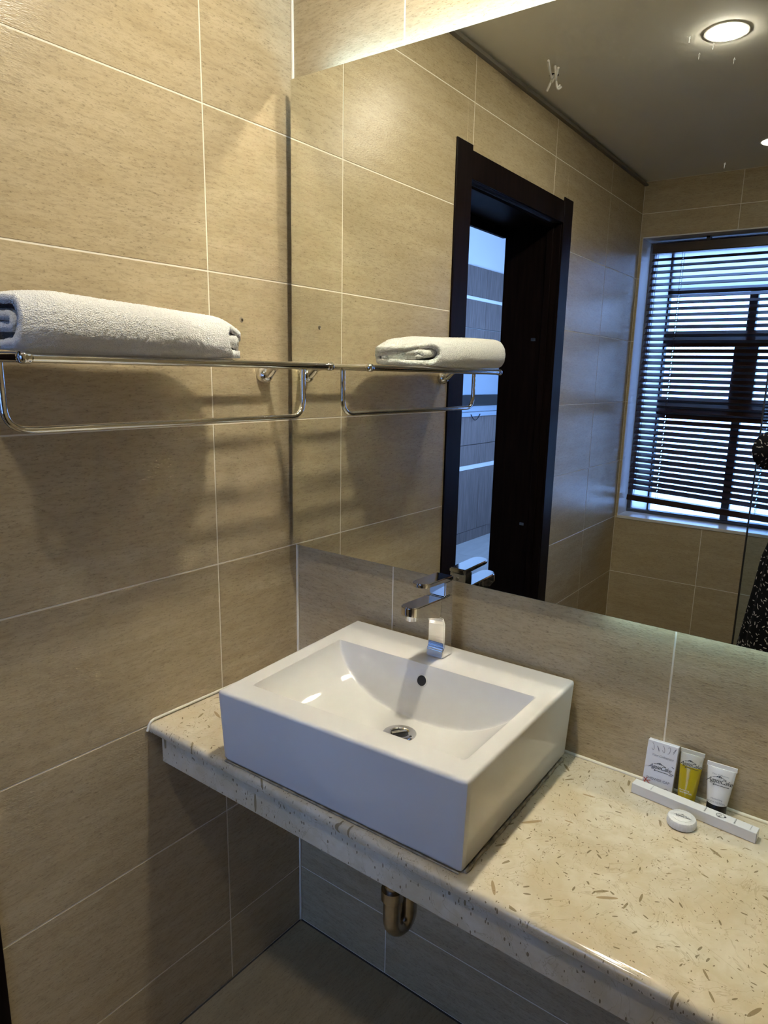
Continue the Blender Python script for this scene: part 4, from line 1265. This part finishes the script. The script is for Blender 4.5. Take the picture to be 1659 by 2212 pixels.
for A, B_ in zip(rings, rings[1:]):
    for k in range(n): bm.faces.new((A[k], A[(k + 1) % n], B_[(k + 1) % n], B_[k]))
def sleeve(sh, el, wr):
    pts, rs = [], []
    a0 = sh.lerp(PC + Vector((0, 0, sh.z)), 0.25)
    for k in range(13):
        t = k / 12
        if t < 0.5: p = a0.lerp(el, t * 2)
        else: p = el.lerp(wr, (t - 0.5) * 2 * 0.82)
        pts.append(p)
        rs.append((0.085 - 0.026 * min(1, t * 2.4)) * (1 + 0.05 * math.sin(9 * t * PI)))
    # round the elbow
    q = [pts[0]] + [(pts[i - 1] + pts[i] * 6 + pts[i + 1]) / 8 for i in range(1, 12)] + [pts[-1]]
    tube(bm, [p - PC for p in q], rs, 20, cap=False)
sleeve(LSh, LEl, LWr); sleeve(RSh, REl, RWr)
bmesh.ops.recalc_face_normals(bm, faces=bm.faces)
dress = obj('dress', bm, MT['dress'], pe, 3.2)
dress['label'] = 'black dress printed with pale petals'
sd = dress.modifiers.new('cloth_thickness', 'SOLIDIFY'); sd.thickness = 0.003; sd.offset = 1
# hair: cap and gathered bun
bm = bmesh.new()
bmesh.ops.create_uvsphere(bm, u_segments=40, v_segments=24, radius=1)
for v in bm.verts:
    c = v.co
    c.x *= 0.083; c.y *= 0.100; c.z *= 0.096
    if c.y > 0.02 and c.z < 0.052: c.y = 0.02 + (c.y - 0.02) * 0.05
    if c.z < -0.05: c.z = -0.05 + (c.z + 0.05) * 0.4
bmesh.ops.create_uvsphere(bm, u_segments=24, v_segments=16, radius=0.042, matrix=Matrix.Translation((0, -0.115, 0.0)))
M4 = Matrix((hr, hf, Vector((0, 0, 1)))).transposed().to_4x4(); M4.translation = hp(0, -0.014, 0.034) - PC
bmesh.ops.transform(bm, matrix=M4, verts=bm.verts)
obj('hair', bm, MT['hair'], pe, 3.2)
for s in (-1, 1):
    bm = bmesh.new(); ell(bm, hp(s * 0.030, 0.0765, 0.012) - PC, (0.0125, 0.008, 0.0065), hrot); obj('eye', bm, MT['eyewhite'], pe, 3.2)
    bm = bmesh.new(); ell(bm, hp(s * 0.030, 0.0835, 0.012) - PC, (0.0052, 0.0022, 0.0052), hrot); obj('iris', bm, MT['hair'], pe, 3.2)
    bm = bmesh.new(); ell(bm, hp(s * 0.031, 0.080, 0.032) - PC, (0.019, 0.004, 0.0035), hrot); obj('eyebrow', bm, MT['hair'], pe, 3.2)
bm = bmesh.new(); ell(bm, hp(0, 0.088, -0.052) - PC, (0.020, 0.006, 0.0075), hrot); obj('lips', bm, MT['lips'], pe, 3.2)
# phone
ph = empty('phone'); Mp = Matrix((RGT, UPV, -FWD)).transposed().to_4x4(); Mp.translation = PHC; ph.matrix_world = Mp
tag(ph, 'black phone held up in both hands', 'phone')
obj('body', nbox(-0.038, 0.038, -0.080, 0.080, -0.004, 0.004, bev=0.003, seg=2), MT['phone'], ph)
obj('display', nbox(-0.035, 0.035, -0.077, 0.077, 0.004, 0.0043), MT['blackcap'], ph)
sm2 = plain('dried_smear', (0.75, 0.74, 0.68), 0.6)
def smear(px_x, px_z, pts, w):
    o = strokes('dried_smear', pts, w, sm2, mr, (px_x - 0.6, -0.0001, px_z - 1.5), (1, 0, 0), (0, 0, 1))
for (x, z) in SMEARS:
    smear(x, z, [[(0, 0.004), (0.0008, 0.001), (0.0004, -0.003)], [(0.001, 0.005), (0.0022, 0.002)]], 0.0005)
finish_texts()
